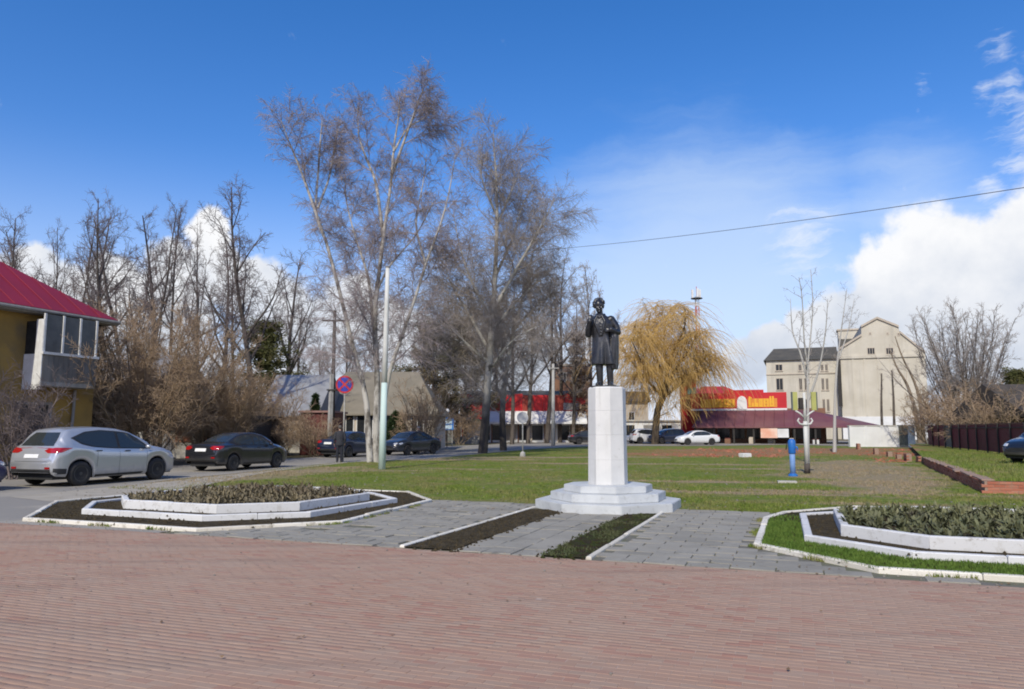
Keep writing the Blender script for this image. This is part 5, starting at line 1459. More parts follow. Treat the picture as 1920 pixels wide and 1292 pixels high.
def yellow_house():
    t = thing('yellow_house', 'yellow two storey house with red metal roof behind the silver hatchback', 'house', UV(-26.05, 21.9), ANG)
    MB().box(-9, 0, -15, 0, 0, 5.78).obj('wall', M_YEL, t)
    MB().box(-9.04, .05, -15.05, .05, 0, .45).obj('base_course', M_GREYP, t)
    e = .52; ze = 5.98; k = 5.02; rz = ze + k * .70
    V = [(-9 - e, -15 - e, ze), (e, -15 - e, ze), (e, e, ze), (-9 - e, e, ze), (-4.5, -10, rz), (-4.5, -4.5, rz)]
    F = [(1, 2, 5, 4), (2, 3, 5), (3, 0, 4, 5), (0, 1, 4), (3, 2, 1, 0)]
    roof = link('roof', raw_mesh('roof', V, F), M_REDROOF, t)
    sm = MB()     # standing seams on the visible slope
    for i in range(22):
        y = -15 + i * .7; lim = min(1.0, (e - y) / 5.02, (y + 15 + e) / 5.5) if True else 1
        if lim <= .05: continue
        x1 = e - 5.02 * lim; z1 = ze + 5.02 * .70 * lim
        sm.tube([(e - .02, y, ze + .02), (x1 + .05, y, z1 + .0)], .012, 4)
    sm.obj('roof_seam', M_REDROOF, roof)
    f = MB(); f.box(e - .03, e + .03, -15 - e, e, ze - .20, ze - .02); f.box(-9 - e, e - .03, e - .06, e, ze - .20, ze - .02)
    f.box(.0, e - .03, -15.4, e - .06, ze - .20, ze - .16)
    f.obj('fascia', M_GREYW, t)
    MB().tube([(e + .09, -15.4, ze - .10), (e + .09, e, ze - .10)], .065, 8).obj('gutter', M_GREYW, t)
    # glazed balcony
    b = MB(); b.box(.0, .95, -2.95, -.75, 3.15, 3.30); bal = b.obj('balcony', M_GREYW, t)
    for i in range(11):
        y = -2.93 + i * .2; MB().box(.91, .95, y + .004, y + .196, 3.302, 4.28).obj('parapet_board', mat('grimy_boards', (.20, .19, .17), (.13, .122, .11), scale=3, rough=.9, stretch=(1, 1, .2)), bal)
    MB().box(.87, 1.01, -3.0, -.7, 4.28, 4.37).obj('rail', M_WHITEW, bal)
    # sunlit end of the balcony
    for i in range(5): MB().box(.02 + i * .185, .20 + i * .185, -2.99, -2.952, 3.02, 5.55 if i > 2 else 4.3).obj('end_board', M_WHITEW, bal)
    for y in (-2.93, -2.2, -1.5, -.80): MB().box(.88, .95, y - .035, y + .035, 4.371, 5.76).obj('post', M_WHITEW, bal)
    MB().box(.89, .91, -2.89, -.84, 4.372, 5.74).obj('pane', mat('dusty_glass', (.085, .085, .085), (.045, .048, .05), scale=1.5, rough=.2, spec=.4), bal)
    MB().box(.02, .60, -2.96, -2.94, 4.30, 5.5).obj('pane', M_DARKG, bal)
    d = MB(); d.box(-.02, .03, -3.0, -1.9, 0.1, 2.5); dr = d.obj('door', M_DARK, t)
    f = MB(); f.box(-.01, .07, -3.12, -3.0, .1, 2.6); f.box(-.01, .07, -1.9, -1.78, .1, 2.6); f.box(-.01, .07, -3.0, -1.9, 2.5, 2.6); f.obj('door_frame', M_GREYW, dr)
    MB().box(.03, .09, -2.06, -2.02, 1.0, 1.2).obj('handle', M_RIM, dr)
    MB().tube([(.10, -.9, 3.1), (.10, -.95, 1.2), (.14, -.98, .9)], .055, 8).obj('downpipe', M_GREYW, t)
    for y in (-6.2, -9.4, -12.4):
        for z in (1.1, 3.9):
            w = MB(); w.box(-.02, .05, y, y + .08, z, z + 1.5); w.box(-.02, .05, y + 1.3, y + 1.38, z, z + 1.5); w.box(-.02, .05, y + .08, y + 1.3, z, z + .08); w.box(-.02, .05, y + .08, y + 1.3, z + 1.42, z + 1.5); w.box(-.02, .045, y + .65, y + .73, z + .08, z + 1.42)
            o = w.obj('window', M_WHITEW, t); MB().box(-.01, .02, y + .08, y + 1.3, z + .08, z + 1.42).obj('pane', M_DARKG, o)
yellow_house()

def at(px, Y, z=0): q = P(px, 800, Y); return Vector((q.x, Y, z))
def zz(px, py, Y): return P(px, py, Y).z
def shed_row():
    Y = 42; x0, x1 = at(150, Y).x, at(432, Y).x; zt = zz(300, 766, Y)
    t = thing('shed', 'long low shed with a thin dark roof behind the lilac', 'shed', (x0, Y, 0)); W = x1 - x0
    MB().box(0, W, 0, 6, 0, zt - .02).obj('wall', M_PLAST, t)
    MB().box(-.3, W + .25, -.45, 6.3, zt, zt + .22).obj('roof', M_TAR, t)
    xs = at(330, Y).x - x0
    MB().box(xs, xs + .9, -.06, -.002, .9, zt - .25).obj('orange_panel', mat('rust_orange', (.40, .14, .06), (.32, .11, .05), rough=.7), t)
    for i, xx in enumerate((1.4, 4.2, 6.8)):
        MB().box(xx, xx + 1.0, -.05, -.002, .05, 2.0).obj('door', M_GREYW if i % 2 else M_DRED, t)
    x2, x3 = at(433, Y).x, at(476, Y).x
    t = thing('shed', 'dark lean-to shed end beside the long low shed, behind the black sedan', 'shed', (x2 + .1, Y - .4, 0)); W = x3 - x2
    MB().box(0, W, 0, 5, 0, 2.2).obj('wall', M_DARK, t); MB().box(-.0, W + .2, -.3, 5.2, 2.2, 2.36).obj('roof', M_TAR, t)
    q = at(222, 40); t = thing('notice_box', 'small pale blue box on a post behind the silver hatchback roof', 'box', q)
    MB().box(-.04, .04, -.04, .04, 0, 1.3).obj('post', M_CONC, t); MB().cbox(-.25, .25, -.12, .12, 1.3, 2.1, .02).obj('box', mat('pale_blue', (.45, .62, .74), (.40, .56, .68)), t)
    q = at(447, 39.5); t = thing('low_wall', 'low tan block wall behind the black sedan', 'wall', q)
    for i in range(4):
        for j in range(3): MB().cbox(-.9 + .45 * i + .006, -.9 + .45 * (i + 1) - .006, -.12, .12, .006 + .45 * j, .45 * (j + 1), .012).obj('block', M_CREAM, t)
shed_row()
def gable_house(name, label, x0, x1, Y, depth, eave, ridge, wall_m, roof_m, wins=(), chim=False, over=.4, bars=(1, 0), hip=0):
    t = thing(name, label, 'house', (x0, Y, 0)); W = x1 - x0
    MB().extr([(0, 0), (depth, 0), (depth, eave)] + ([] if hip else [(depth / 2, ridge - .12)]) + [(0, eave)], 'x', 0, W).obj('wall', wall_m, t)
    o = over; s = (ridge - eave) / (depth / 2)
    V = [(-o, -o, eave - s * o), (W + o, -o, eave - s * o), (W + o - hip, depth / 2, ridge), (-o + hip, depth / 2, ridge), (W + o, depth + o, eave - s * o), (-o, depth + o, eave - s * o)]
    V += [(x, y, z + .12) for x, y, z in V]
    F = [(0, 1, 2, 3), (3, 2, 4, 5), (0, 3, 5), (1, 4, 2), (6, 9, 8, 7), (9, 11, 10, 8), (0, 6, 7, 1), (1, 7, 8, 2), (2, 8, 10, 4), (4, 10, 11, 5), (5, 11, 9, 3), (3, 9, 6, 0)]
    r = link('roof', raw_mesh('roof', V, F), roof_m, t)
    if chim: MB().box(W * .6, W * .6 + .6, depth * .5 - .3, depth * .5 + .3, ridge - .4, ridge + .9).obj('chimney', M_BROWNB, r)
    windows(t, wins, bars=bars)
    return t
Y = 53
gable_house('house', 'cream plastered house half hidden behind the lilac twigs', at(120, Y).x, at(285, Y).x, Y, 9, zz(200, 712, Y), zz(200, 668, Y + 4), M_CREAM, M_SLATE, [(3.4, 4.5, 2.6, 3.9, 0), (6, 7.1, 2.6, 3.9, 0)])
Y = 52
gable_house('house', 'white plastered low house with a grey slate roof', at(492, Y).x, at(588, Y).x, Y, 8, zz(520, 774, Y), zz(540, 706, Y + 4), M_PLAST, M_SLATE, [(1.0, 1.9, 1.0, 2.2, 0)])
Y = 56
x0 = at(577, Y).x
gable_house('house', 'long low house with beige roof and dark windows behind the birch', x0, at(815, Y).x, Y, 9, zz(700, 772, Y), zz(700, 700, Y + 4.5), M_CREAM, M_BEIGER,
            [(at(a, Y).x - x0, at(b_, Y).x - x0, .35, 2.75, 0) for a, b_ in ((633, 664), (668, 700), (706, 738), (770, 795))], hip=2.2)
def garage():
    Y = 47; x0, x1 = at(563, Y).x, at(621, Y).x; h = zz(590, 770, Y); W = x1 - x0
    t = thing('garage', 'dark red metal garage with flat roof left of the no stopping sign', 'garage', (x0, Y, 0))
    MB().box(0, W, .02, 4, 0, h - .14).obj('wall', M_DRED, t)
    MB().box(-.12, W + .12, -.15, 4.1, h - .12, h).obj('roof', mat('pale_red_trim', (.30, .17, .14), (.25, .14, .12)), t)
    for i in range(8): MB().box(.02 + i * W / 8, (i + 1) * W / 8 - .02, -.02, .018, .05, h - .2).obj('panel', M_DRED, t)
garage()
def market():
    Y = 92; x0, x1 = at(862, Y).x, at(1098, Y).x; W = x1 - x0; zt = zz(950, 741, Y); zm = zz(950, 771, Y); zl = zz(950, 795, Y)
    t = thing('market_hall', 'long market hall with red fascia above a white band', 'building', (x0, Y, 0))
    MB().box(0, W, 0, 14, 0, zt - .1).obj('wall', M_WPANEL, t)
    n = 12
    for i in range(n):
        MB().box(i * W / n + .02, (i + 1) * W / n - .02, -.25, -.002, zm, zt + (.0 if i % 5 else .15)).obj('fascia_panel', M_SRED if i % 3 else mat('brick_red_panel', (.33, .05, .035), (.28, .045, .03)), t)
    MB().extr([(-.30, zm), (-2.0, zl + .25), (-2.0, zl), (-.002, zm - .3), (-.002, zm)], 'x', W * .18, W).obj('canopy', M_WPANEL, t)
    for i in range(9):
        x = W * .05 + i * W * .105
        w = MB().box(x, x + 1.3, -.06, -.002, .3, zl - .2).obj('shop_window', M_DARKG if i % 3 else M_CREAM, t)
        MB().box(x - .16, x - .002, -.10, -.003, 0, zl).obj('pilaster', M_CREAM if i % 2 else M_BROWNB, t)
    sx = at(1070, Y).x - x0
    MB().box(sx - .9, sx + 1.0, -.40, -.26, zm + .15, zm + 1.0).obj('sign_board', mat('pale_board', (.55, .52, .50), (.20, .18, .18), scale=14, lo=.45, hi=.5), t)
    MB().extr([(0, zt), (14, zt), (7, zt + .9)], 'x', 0, W).obj('roof', M_MILLR, t)
    # kiosk
    Y = 84; x0, x1 = at(866, Y).x, at(911, Y).x; W = x1 - x0
    t = thing('kiosk', 'red kiosk with a green trimmed canopy left of the market hall', 'kiosk', (x0, Y, 0))
    MB().box(0, W, 0, 3, 0, zz(880, 752, Y)).obj('wall', M_SRED, t)
    z = zz(880, 787, Y); MB().box(-1.0, W + .1, -1.3, -.002, z - .10, z + .06).obj('canopy', M_GREEN, t)
    MB().box(.2, W - .2, -.05, -.003, .8, z - .15).obj('window', M_PLAST, t)
    MB().box(-.9, W, -1.1, -.06, 0, .8).obj('counter', M_GREYW, t)
    # brown block behind
    Y = 104; x0, x1 = at(1040, Y).x, at(1112, Y).x
    t = thing('brick_building', 'brown brick block showing above the market roof beside the statue', 'building', (x0, Y, 0)); W = x1 - x0; h = zz(1070, 686, Y)
    MB().box(0, W, 0, 8, 0, h).obj('wall', M_BROWNB, t); MB().box(-.15, W + .15, -.2, 8.2, h, h + .25).obj('parapet', M_CREAM, t)
    windows(t, [(W * f, W * f + .9, h - 2.2, h - .9, 0) for f in (.15, .45, .75)])
market()
def yard():
    Y = 100; a, b = at(1160, Y).x, at(1300, Y).x; h = zz(1230, 790, Y)
    t = thing('low_building', 'low white building behind the cars and the willow trunk', 'building', (a, Y, 0)); W = b - a
    MB().box(0, W, 0, 6, 0, h).obj('wall', M_WPANEL, t); MB().box(-.2, W + .2, -.25, 6.2, h, h + .18).obj('roof', M_PLAST, t)
    for i in range(4): MB().box(.8 + i * W / 4, .8 + i * W / 4 + 1.3, -.05, -.002, .1, h - .5).obj('door', M_GREYW if i % 2 else M_DARKG, t)
    Y = 108; a, b = at(1168, Y).x, at(1216, Y).x
    gable_house('house', 'cream house glimpsed between the pedestal and the willow trunk', a, b, Y, 7, zz(1190, 752, Y), zz(1190, 735, Y + 3), M_CREAM, M_TAR, [(.8, 1.7, 2.9, 4.1, 0)])
yard()

class Front:
    """a street front running along the paving grid: maps pixel columns to metres along it"""
    def __init__(s, px0, Y, py=760):
        s.py = py; q = P(px0, py, Y); s.o = Vector((q.x, Y, 0))
    def f(s, px):
        q = P(px, s.py, 1.0); k = q.x
        return (k * s.o.y - s.o.x) / (UC - k * US)
    def z(s, px, py): return P(px, py, s.o.y + s.f(px) * US).z
def shop():
    Y = 90; FR = Front(1303, Y, 770); W = FR.f(1476); zt = FR.z(1400, 736); zb = FR.z(1400, 768)
    t = thing('shop', 'shop with a long red and yellow sign above a plum canopy', 'shop', FR.o, ANG)
    xr = FR.f(1602)
    MB().box(0, xr - 3, 0, 12, 0, zb + .1).obj('wall', M_BROWNB, t)
    MB().extr([(0, zb), (12, zb), (12, zt - .5), (6, zt - .1), (0, zt - .5)], 'x', .4, W - .3).obj('upper_floor', M_SRED, t)
    s = MB(); s.box(-.4, W, -.55, -.25, zb + .12, zt - .05); sg = s.obj('sign_board', M_SRED, t)
    MB().box(-.4, W, -.60, -.24, zb - .10, zb + .11).obj('white_strip', M_WPANEL, sg)
    # raised top in the middle
    MB().box(W * .34, W * .76, -.54, -.26, zt - .048, zt + .28).obj('sign_crest', M_SRED, sg)
    def word(a, b, seed, hi):
        r = random.Random(seed); w = MB(); x = a; k = 0; zl = zb + .28; zh = zb + 1.22
        while x < b - .3:
            lw = r.uniform(.42, .62); top = hi if k in (0,) or (seed == 2 and x + lw > b - .8) else zh
            st = .19
            w.box(x, x + st, -.62, -.552, zl, top)
            w.box(x + lw - st - .06, x + lw - .06, -.62, -.552, zl, top if r.random() < .8 else (zl + zh) / 2)
            for f in r.sample((0, .45, .9), 2):
                z = zl + (top - zl - .14) * f; w.box(x + st, x + lw - st - .06, -.62, -.552, z, z + .14)
            x += lw + .04; k += 1
        return w
    for a_, b_ in ((.07, .455), (.59, .90)): MB().box(W * a_, W * b_, -.5515, -.549, zb + .24, zb + 1.26).obj('letter_board', mat('amber_board', (.68, .27, .03), (.62, .23, .03), rough=.5), sg)
    word(W * .075, W * .455, 1, zb + 1.5).obj('lettering', M_YELL, sg)
    word(W * .60, W * .90, 2, zb + 1.5).obj('lettering', M_YELL, sg)
    e = MB(); c = W * .527; pts = [(c + .55 * math.cos(a), zb + .85 + .72 * math.sin(a)) for a in [math.pi * i / 12 for i in range(13)]]
    e.extr([(c + .55, zb + .02)] + pts + [(c - .55, zb + .02)], 'y', -.66, -.553); e.obj('emblem', M_WPANEL, sg)
    MB().box(-1.0, .0 - .41, -.5, .3, zb + .14, zt - .1).obj('sign_end', M_DRED, sg)
    # hipped plum canopy
    zc = FR.z(1450, 800)
    V = [(1.0, -.62, zb - .12), (W + 2.2, -.62, zb - .12), (xr + .3, -4.6, zc), (.2, -4.6, zc), (xr + 2.5, 0, zc + .15), (W + 3.5, 8, zb - .12), (xr + 3.2, 9, zc + .1)]
    F = [(3, 2, 1, 0), (2, 4, 1), (4, 6, 5, 1)]
    V2 = V + [(x, y, z - .16) for x, y, z in V]; n = len(V)
    F2 = F + [tuple(n + i for i in reversed(f)) for f in F] + [(3, n + 3, n + 2, 2), (2, n + 2, n + 4, 4), (4, n + 4, n + 6, 6), (0, n, n + 3, 3)]
    cn = link('canopy', raw_mesh('canopy', V2, F2), M_AWN, t)
    for i in range(16):
        x = .6 + i * (xr - .6) / 16; f = min(1, max(0, (xr + .3 - x) / 6)); 
        if x < W + 2: MB().tube([(x, -4.58, zc + .02), (x + (.4 if i < 2 else 0), -.7, zb - .09)], .05, 4).obj('roof_seam', M_AWN, cn)
    for i in range(9):
        x = .5 + i * (xr - .5) / 8; MB().box(x - .1, x + .1, -4.45, -4.25, 0, zc - .16).obj('canopy_post', M_DARK, t)
    for i in range(8):
        x = .9 + i * (xr - 4.2) / 8; MB().box(x, x + (xr - 4.2) / 8 - .25, -.06, -.003, .5, zc - .1).obj('shop_window', M_DARKG, t)
    bx = FR.f(1428)
    b = MB().box(bx, bx + 1.75, -4.70, -4.46, zc - 1.25, zc - .2).obj('banner', mat('orange_banner', (.72, .36, .24), (.80, .62, .50), scale=.9, rough=.6), t)
    MB().box(bx + 1.76, bx + 2.9, -4.70, -4.46, zc - 1.2, zc - .25).obj('banner', M_WPANEL, t)
    # goods displayed outside
    r = random.Random(8); cols = [('dark red', M_DRED), ('brown', M_BROWNB), ('cream', M_CREAM), ('grey', M_GREYP), ('red', M_MAROON), ('white', M_WPANEL)]
    for i in range(6):
        x = 2 + i * (xr - 4) / 6 + r.uniform(-.2, .3); h = r.uniform(.4, .9); cn_, cm_ = cols[i]
        q = thing('display_crate', cn_ + ' crate of goods set out under the plum canopy of the shop', 'crate', FR.o + UV(x, -3.6 - r.random(), .01), ANG + r.uniform(-.2, .2), 'goods outside the shop')
        MB().cbox(-.3, .3, -.25, .25, 0, h, .03).obj('crate', cm_, q); MB().box(-.27, .27, -.22, .22, h + .002, h + .10).obj('goods', M_DRED if i % 2 else M_CREAM, q)
    # red pylon with teal panel, red roofed block behind
    Y2 = 92; a, b_ = at(1279, Y2).x, at(1308, Y2).x
    t = thing('pylon', 'red advertising pylon with a teal panel left of the shop sign', 'pylon', (a, Y2, 0)); h = zz(1290, 702, Y2)
    MB().box(0, b_ - a, 0, .8, 0, h).obj('body', M_SRED, t); MB().box(.75, b_ - a - .05, -.06, -.003, zz(1290, 742, Y2), zz(1290, 727, Y2)).obj('panel', M_TEAL, t)
    MB().box(.3, 1.1, -.05, -.003, h - 1.3, h - .3).obj('panel', M_DRED, t)
    Y3 = 102; a, b_ = at(1306, Y3).x, at(1405, Y3).x
    gable_house('house', 'low building with a red pitched roof behind the shop sign', a, b_, Y3, 8, zz(1350, 744, Y3), zz(1350, 726, Y3 + 4), M_PLAST, M_SRED, hip=2.5)
shop()

def mill():
    Y = 122; FR = Front(1576, Y, 700); f = FR.f; x0 = 0
    zz = lambda px, py, _Y: FR.z(px, py)
    t = thing('mill', 'tall pale brick mill with stepped gable behind the white wall', 'building', FR.o, ANG)
    q = lambda px, py: (f(px) - x0, zz(px, py, Y))
    poly = [(0, 0), (f(1737) - x0, 0), q(1737, 662), q(1716, 645), q(1692, 625), q(1690, 614), q(1650, 598), q(1619, 614), q(1619, 630), q(1576, 656)]
    MB().extr(poly, 'y', 0, 24).obj('wall', M_MILL, t)
    cop = MB()
    for a, b in zip(poly[2:], poly[3:]):
        if abs(a[0] - b[0]) > .3: cop.extr([a, b, (b[0], b[1] + .35), (a[0], a[1] + .35)], 'y', -.25, 24.2)
    cop.obj('coping', M_CREAM, t)
    z = zz(1650, 671, Y); MB().box(.05, f(1735) - x0, -.22, -.002, z, z + .45).obj('cornice', M_MILL, t)
    z = zz(1650, 781, Y); MB().box(-.05, f(1737) - x0 + .05, -.12, -.002, 0, z).obj('base_course', M_WPANEL, t)
    for px in (1600, 1622, 1648, 1672, 1698, 1722): MB().box(f(px) - x0 - .15, f(px) - x0 + .15, -.09, -.003, z + .1, zz(px, 673, Y)).obj('pilaster', M_MILL, t)
    windows(t, [(f(a) - x0, f(b) - x0, zz(a, c, Y), zz(a, d, Y), 0) for a, b, c, d in ((1628, 1643, 665, 652), (1663, 1678, 665, 652), (1633, 1638, 628, 623), (1666, 1671, 628, 623), (1686, 1692, 630, 624))], bars=(2, 0), fw=.1, depth=.05, frame=M_CREAM)
    MB().box(f(1572) - x0 - .15, f(1578) - x0 - .08, -.35, .3, zz(1575, 762, Y), zz(1575, 674, Y)).obj('downpipe', M_DARK, t)
    # side wing
    Y2 = 128; F2 = Front(1437, Y2, 700); f = F2.f; x0 = 0
    zz = lambda px, py, _Y: F2.z(px, py)
    t = thing('mill_wing', 'three storey wing of the mill with dark roof and paired windows', 'building', F2.o, ANG); W = f(1574) - x0; e = zz(1500, 675, Y2); rd = zz(1500, 646, Y2 + 6)
    MB().box(0, W, 0, 12, 0, e).obj('wall', M_MILL, t)
    V = [(-.4, -.4, e + .01), (W, -.4, e + .01), (W, 6, rd), (1.2, 6, rd), (W, 12.4, e + .01), (-.4, 12.4, e + .01)]
    link('roof', raw_mesh('roof', V, [(0, 1, 2, 3), (3, 2, 4, 5), (0, 3, 5), (5, 4, 1, 0), (1, 4, 2)]), M_MILLR, t)
    wl = []
    for a, b in ((1454, 1468), (1497, 1504), (1507, 1514), (1539, 1545), (1547, 1553)):
        wl.append((f(a) - x0, f(b) - x0, zz(a, 696, Y2), zz(a, 683, Y2), 0)); wl.append((f(a) - x0, f(b) - x0, zz(a, 732, Y2), zz(a, 709, Y2), 0)); wl.append((f(a) - x0, f(b) - x0, zz(a, 772, Y2), zz(a, 748, Y2), 0))
    windows(t, wl, frame=M_CREAM, fw=.10, bars=(1, 0), sill=True, depth=.05)
    MB().box(-.08, W, -.12, -.002, zz(1500, 702, Y2), zz(1500, 700, Y2)).obj('string_course', M_CREAM, t)
    # dark roof stepping up between wing and mill
    F3 = Front(1574, 138, 640); W = F3.f(1618)
    t = thing('mill_annex', 'dark sloping roof with cream parapet between the mill gable and its wing', 'building', F3.o, ANG)
    zl, zh, zp = F3.z(1590, 656), F3.z(1590, 632), F3.z(1590, 616)
    MB().box(0, W, 3, 6, 0, zp).obj('wall', M_MILL, t); link('roof', raw_mesh('roof', [(0, 0, zl - .5), (W, 0, zl - .5), (W, 2.99, zh), (0, 2.99, zh), (0, 2.99, zl - 2), (W, 2.99, zl - 2)], [(0, 1, 2, 3), (0, 3, 4), (1, 5, 2), (0, 4, 5, 1)]), M_MILLR, t)
    MB().box(-.2, W + .2, 2.8, 6.2, zp, zp + .3).obj('parapet', M_CREAM, t)
mill()

def white_wall():
    Y = 69; a, b = at(1592, Y).x, at(1681, Y).x; h = zz(1640, 799, Y)
    t = thing('white_wall', 'low white plastered wall in front of the mill', 'wall', (a, Y, 0)); W = b - a
    MB().box(0, W, 0, .3, 0, h).obj('wall', M_WPANEL, t); MB().box(-.04, W + .02, -.05, .35, h, h + .08).obj('coping', M_PLAST, t)
    for i in range(4): MB().box(i * W / 3.05, i * W / 3.05 + .22, -.04, -.002, 0, h).obj('pier', M_WPANEL, t)
    a, b = at(1683, Y).x, at(1703, Y).x; h = zz(1690, 797, Y)
    t = thing('gate', 'grey metal gate at the right end of the white wall', 'gate', (a, Y, 0)); W = b - a
    for i in range(4): MB().box(i * W / 4 + .01, (i + 1) * W / 4 - .01, .05, .10, .12, h).obj('gate_panel', M_FGREY, t)
    MB().box(0, W, .02, .049, h - .16, h - .08).obj('rail', M_FGREY, t); MB().box(0, W, .02, .049, .3, .38).obj('rail', M_FGREY, t)
    q = at(1708, Y - .5); t = thing('gate_post', 'pale blue post right of the grey gate', 'post', q)
    MB().cbox(-.22, .22, -.2, .2, 0, zz(1708, 799, Y), .04).obj('post', mat('pale_blue_post', (.55, .64, .70), (.48, .57, .64), rough=.8), t); MB().box(-.27, .27, -.25, .25, zz(1708, 799, Y) + .002, zz(1708, 799, Y) + .09).obj('cap', M_WPANEL, t)
white_wall()

# raised grass terrace, brick walls, fence
TZ = .31
terr = sheet('terrace', uvl([(4.55, 22.1), (24, 22.1), (24, 74), (9.2, 74), (5.4, 39.0)]), TZ, M_LAWN, kind='structure')
def terrace_grass():
    r = np.random.default_rng(2); out = []
    poly = [(4.55, 22.1), (14, 22.1), (14, 60), (8, 60), (5.4, 39)]
    while len(out) < 16000:
        u = r.uniform(4.6, 13); v = 22.1 + 30 * r.random() ** 1.6
        if in_poly(u, v, poly):
            p = UV(u, v); out.append((p.x, p.y, TZ))
    return out
blades('grass', terrace_grass(), .09, .013, M_GRASS, terr, 3, kind='stuff')
def brick_wall(label, a, b, courses, seed, parts=10 ** 6, group=None, cop=True, gaps=0.0):
    """wall of real bricks from a to b; bricks past `parts` are joined"""
    d = b - a; L = d.length; ang = math.atan2(d.y, d.x); r = random.Random(seed)
    t = thing('brick_wall', label, 'brick wall', (a.x, a.y, 0), ang, group)
    h = courses * .077; bl = .262
    MB().box(.01, L - .01, .012, .24, 0, h - .005).obj('mortar', M_MORTAR, t)
    me = MB().cbox(-.125, .125, -.0, .12, .0, .066, .006).mesh('brick'); me.materials.append(M_BRICK)
    rest = MB(); k = 0
    for j in range(courses):
        for i in range(int(L / bl) + 1):
            x = (i + .5 * (j % 2) + .25) * bl
            if x > L - .05 or (gaps and j == courses - 1 and r.random() < gaps): continue
            if k < parts:
                o = link('brick', me, None, t, (x, r.gauss(0, .004), .006 + j * .077)); o.rotation_euler[2] = r.gauss(0, .012)
            else: rest.cbox(x - .125, x + .125, r.gauss(0, .004), .12, .006 + j * .077, .072 + j * .077, .006, 0, r.random())
            k += 1
    if rest.V: rest.obj('bricks', M_BRICK, t, kind='stuff')
    if cop:
        n = max(1, int(L / .6))
        for i in range(n): MB().cbox(i * L / n + .004, (i + 1) * L / n - .004, -.02, .27, h, h + .035, .012).obj('coping_stone', M_MORTAR, t, rotz=r.gauss(0, .004))
brick_wall('sunlit red brick retaining wall at the right edge behind the flower bed', UV(4.36, 21.95), UV(9.0, 21.95), 4, 1, cop=False)
brick_wall('long shaded brick retaining wall running back from the sunlit brick corner', UV(5.35, 38.6), UV(4.36, 22.2), 4, 2, 250)
for i, (px, py, L, c, lab) in enumerate(((1700, 866, 1.1, 5, 'broken brick stub nearest to the long shaded brick wall'), (1665, 857, .9, 4, 'broken brick stub second from the long shaded wall'), (1722, 868, .8, 4, 'short brick stub touching the end of the long shaded wall'),
                                    (1640, 852, 1.0, 5, 'broken brick stub midway between the white wall and the long brick wall'), (1608, 843, 1.6, 6, 'broken brick stub nearest to the white wall'), (1682, 861, .6, 3, 'lowest broken brick stub among the rubble'))):
    a = G(px, py); brick_wall(lab, a + (UV(0, L) - UV(0, 0)), a, c, 10 + i, group='broken brick stubs', cop=False, gaps=.35)
def rubble():
    r = random.Random(6); mb = MB()
    for k in range(1100):
        px = r.gauss(1390, 75) if k % 3 else r.gauss(1680, 30); py = r.uniform(840, 858) if k % 3 else r.uniform(842, 868)
        p = G(px, py); a = r.uniform(0, 6.28); l, w, h = r.uniform(.05, .26), r.uniform(.04, .13), r.uniform(.005, .07)
        if math.sin(p.x * 1.3) + math.sin(p.y * .35 + p.x * .4) + r.gauss(0, .6) < .2: continue
        c, s = math.cos(a), math.sin(a); b = MB().box(-l / 2, l / 2, -w / 2, w / 2, -.02, h)
        mb.add([(p.x + x * c - y * s, p.y + x * s + y * c, z + x * r.uniform(-.2, .2)) for x, y, z in b.V], b.F, 0, r.random())
    mb.obj('brick_rubble', M_BRICK, None, kind='stuff', label='scattered broken red bricks beside the lawn')
rubble()
def fence():
    a, b = UV(10.1, 36.5), UV(9.8, 70); d = b - a; L = d.length; ang = math.atan2(d.y, d.x); n = int(L / 2.4)
    t = thing('metal_fence', 'maroon corrugated metal fence along the right side', 'fence', (a.x, a.y, TZ), ang)
    meshes = []
    for k in range(2):
        mb = MB(); w = 2.36; m = 14; V = []
        for i in range(m * 4 + 1):
            x = w * i / (m * 4); y = .022 * (1, 1, -1, -1)[i % 4]; V += [(x, y, .08), (x, y, 1.55), (x, y + .006, .08), (x, y + .006, 1.55)]
        F = []
        for i in range(m * 4): b_ = i * 4; F += [(b_, b_ + 4, b_ + 5, b_ + 1), (b_ + 2, b_ + 3, b_ + 7, b_ + 6), (b_ + 1, b_ + 5, b_ + 7, b_ + 3), (b_, b_ + 2, b_ + 6, b_ + 4)]
        me = raw_mesh('fence_panel', V, F); me.materials.append((M_MAROON, M_FGREY)[k]); meshes.append(me)
    pm = MB().box(-.035, .035, .04, .11, 0, 1.62).mesh('post'); pm.materials.append(M_DARK)
    for i in range(n):
        o = link('fence_panel', meshes[1 if i == 9 else 0], None, t, (i * 2.4 + .02, 0, 0)); link('post', pm, None, t, (i * 2.4, 0, 0))
        if i == 9: o['label'] = 'grey green fence panel'
    MB().box(0, n * 2.4, .04, .09, 1.35, 1.40).obj('rail', M_DARK, t); MB().box(-.05, n * 2.4, -.05, .05, 1.56, 1.61).obj('top_rail', M_DRED, t)
fence()
Y = 48
gable_house('house', 'dark roofed wooden house cut off by the right edge above the fence', at(1868, Y).x + 2.2, at(1868, Y).x + 12, Y, 8, 2.6, 4.6, M_DARK, M_TAR, [(1, 2, 1.2, 2.2, 0)])

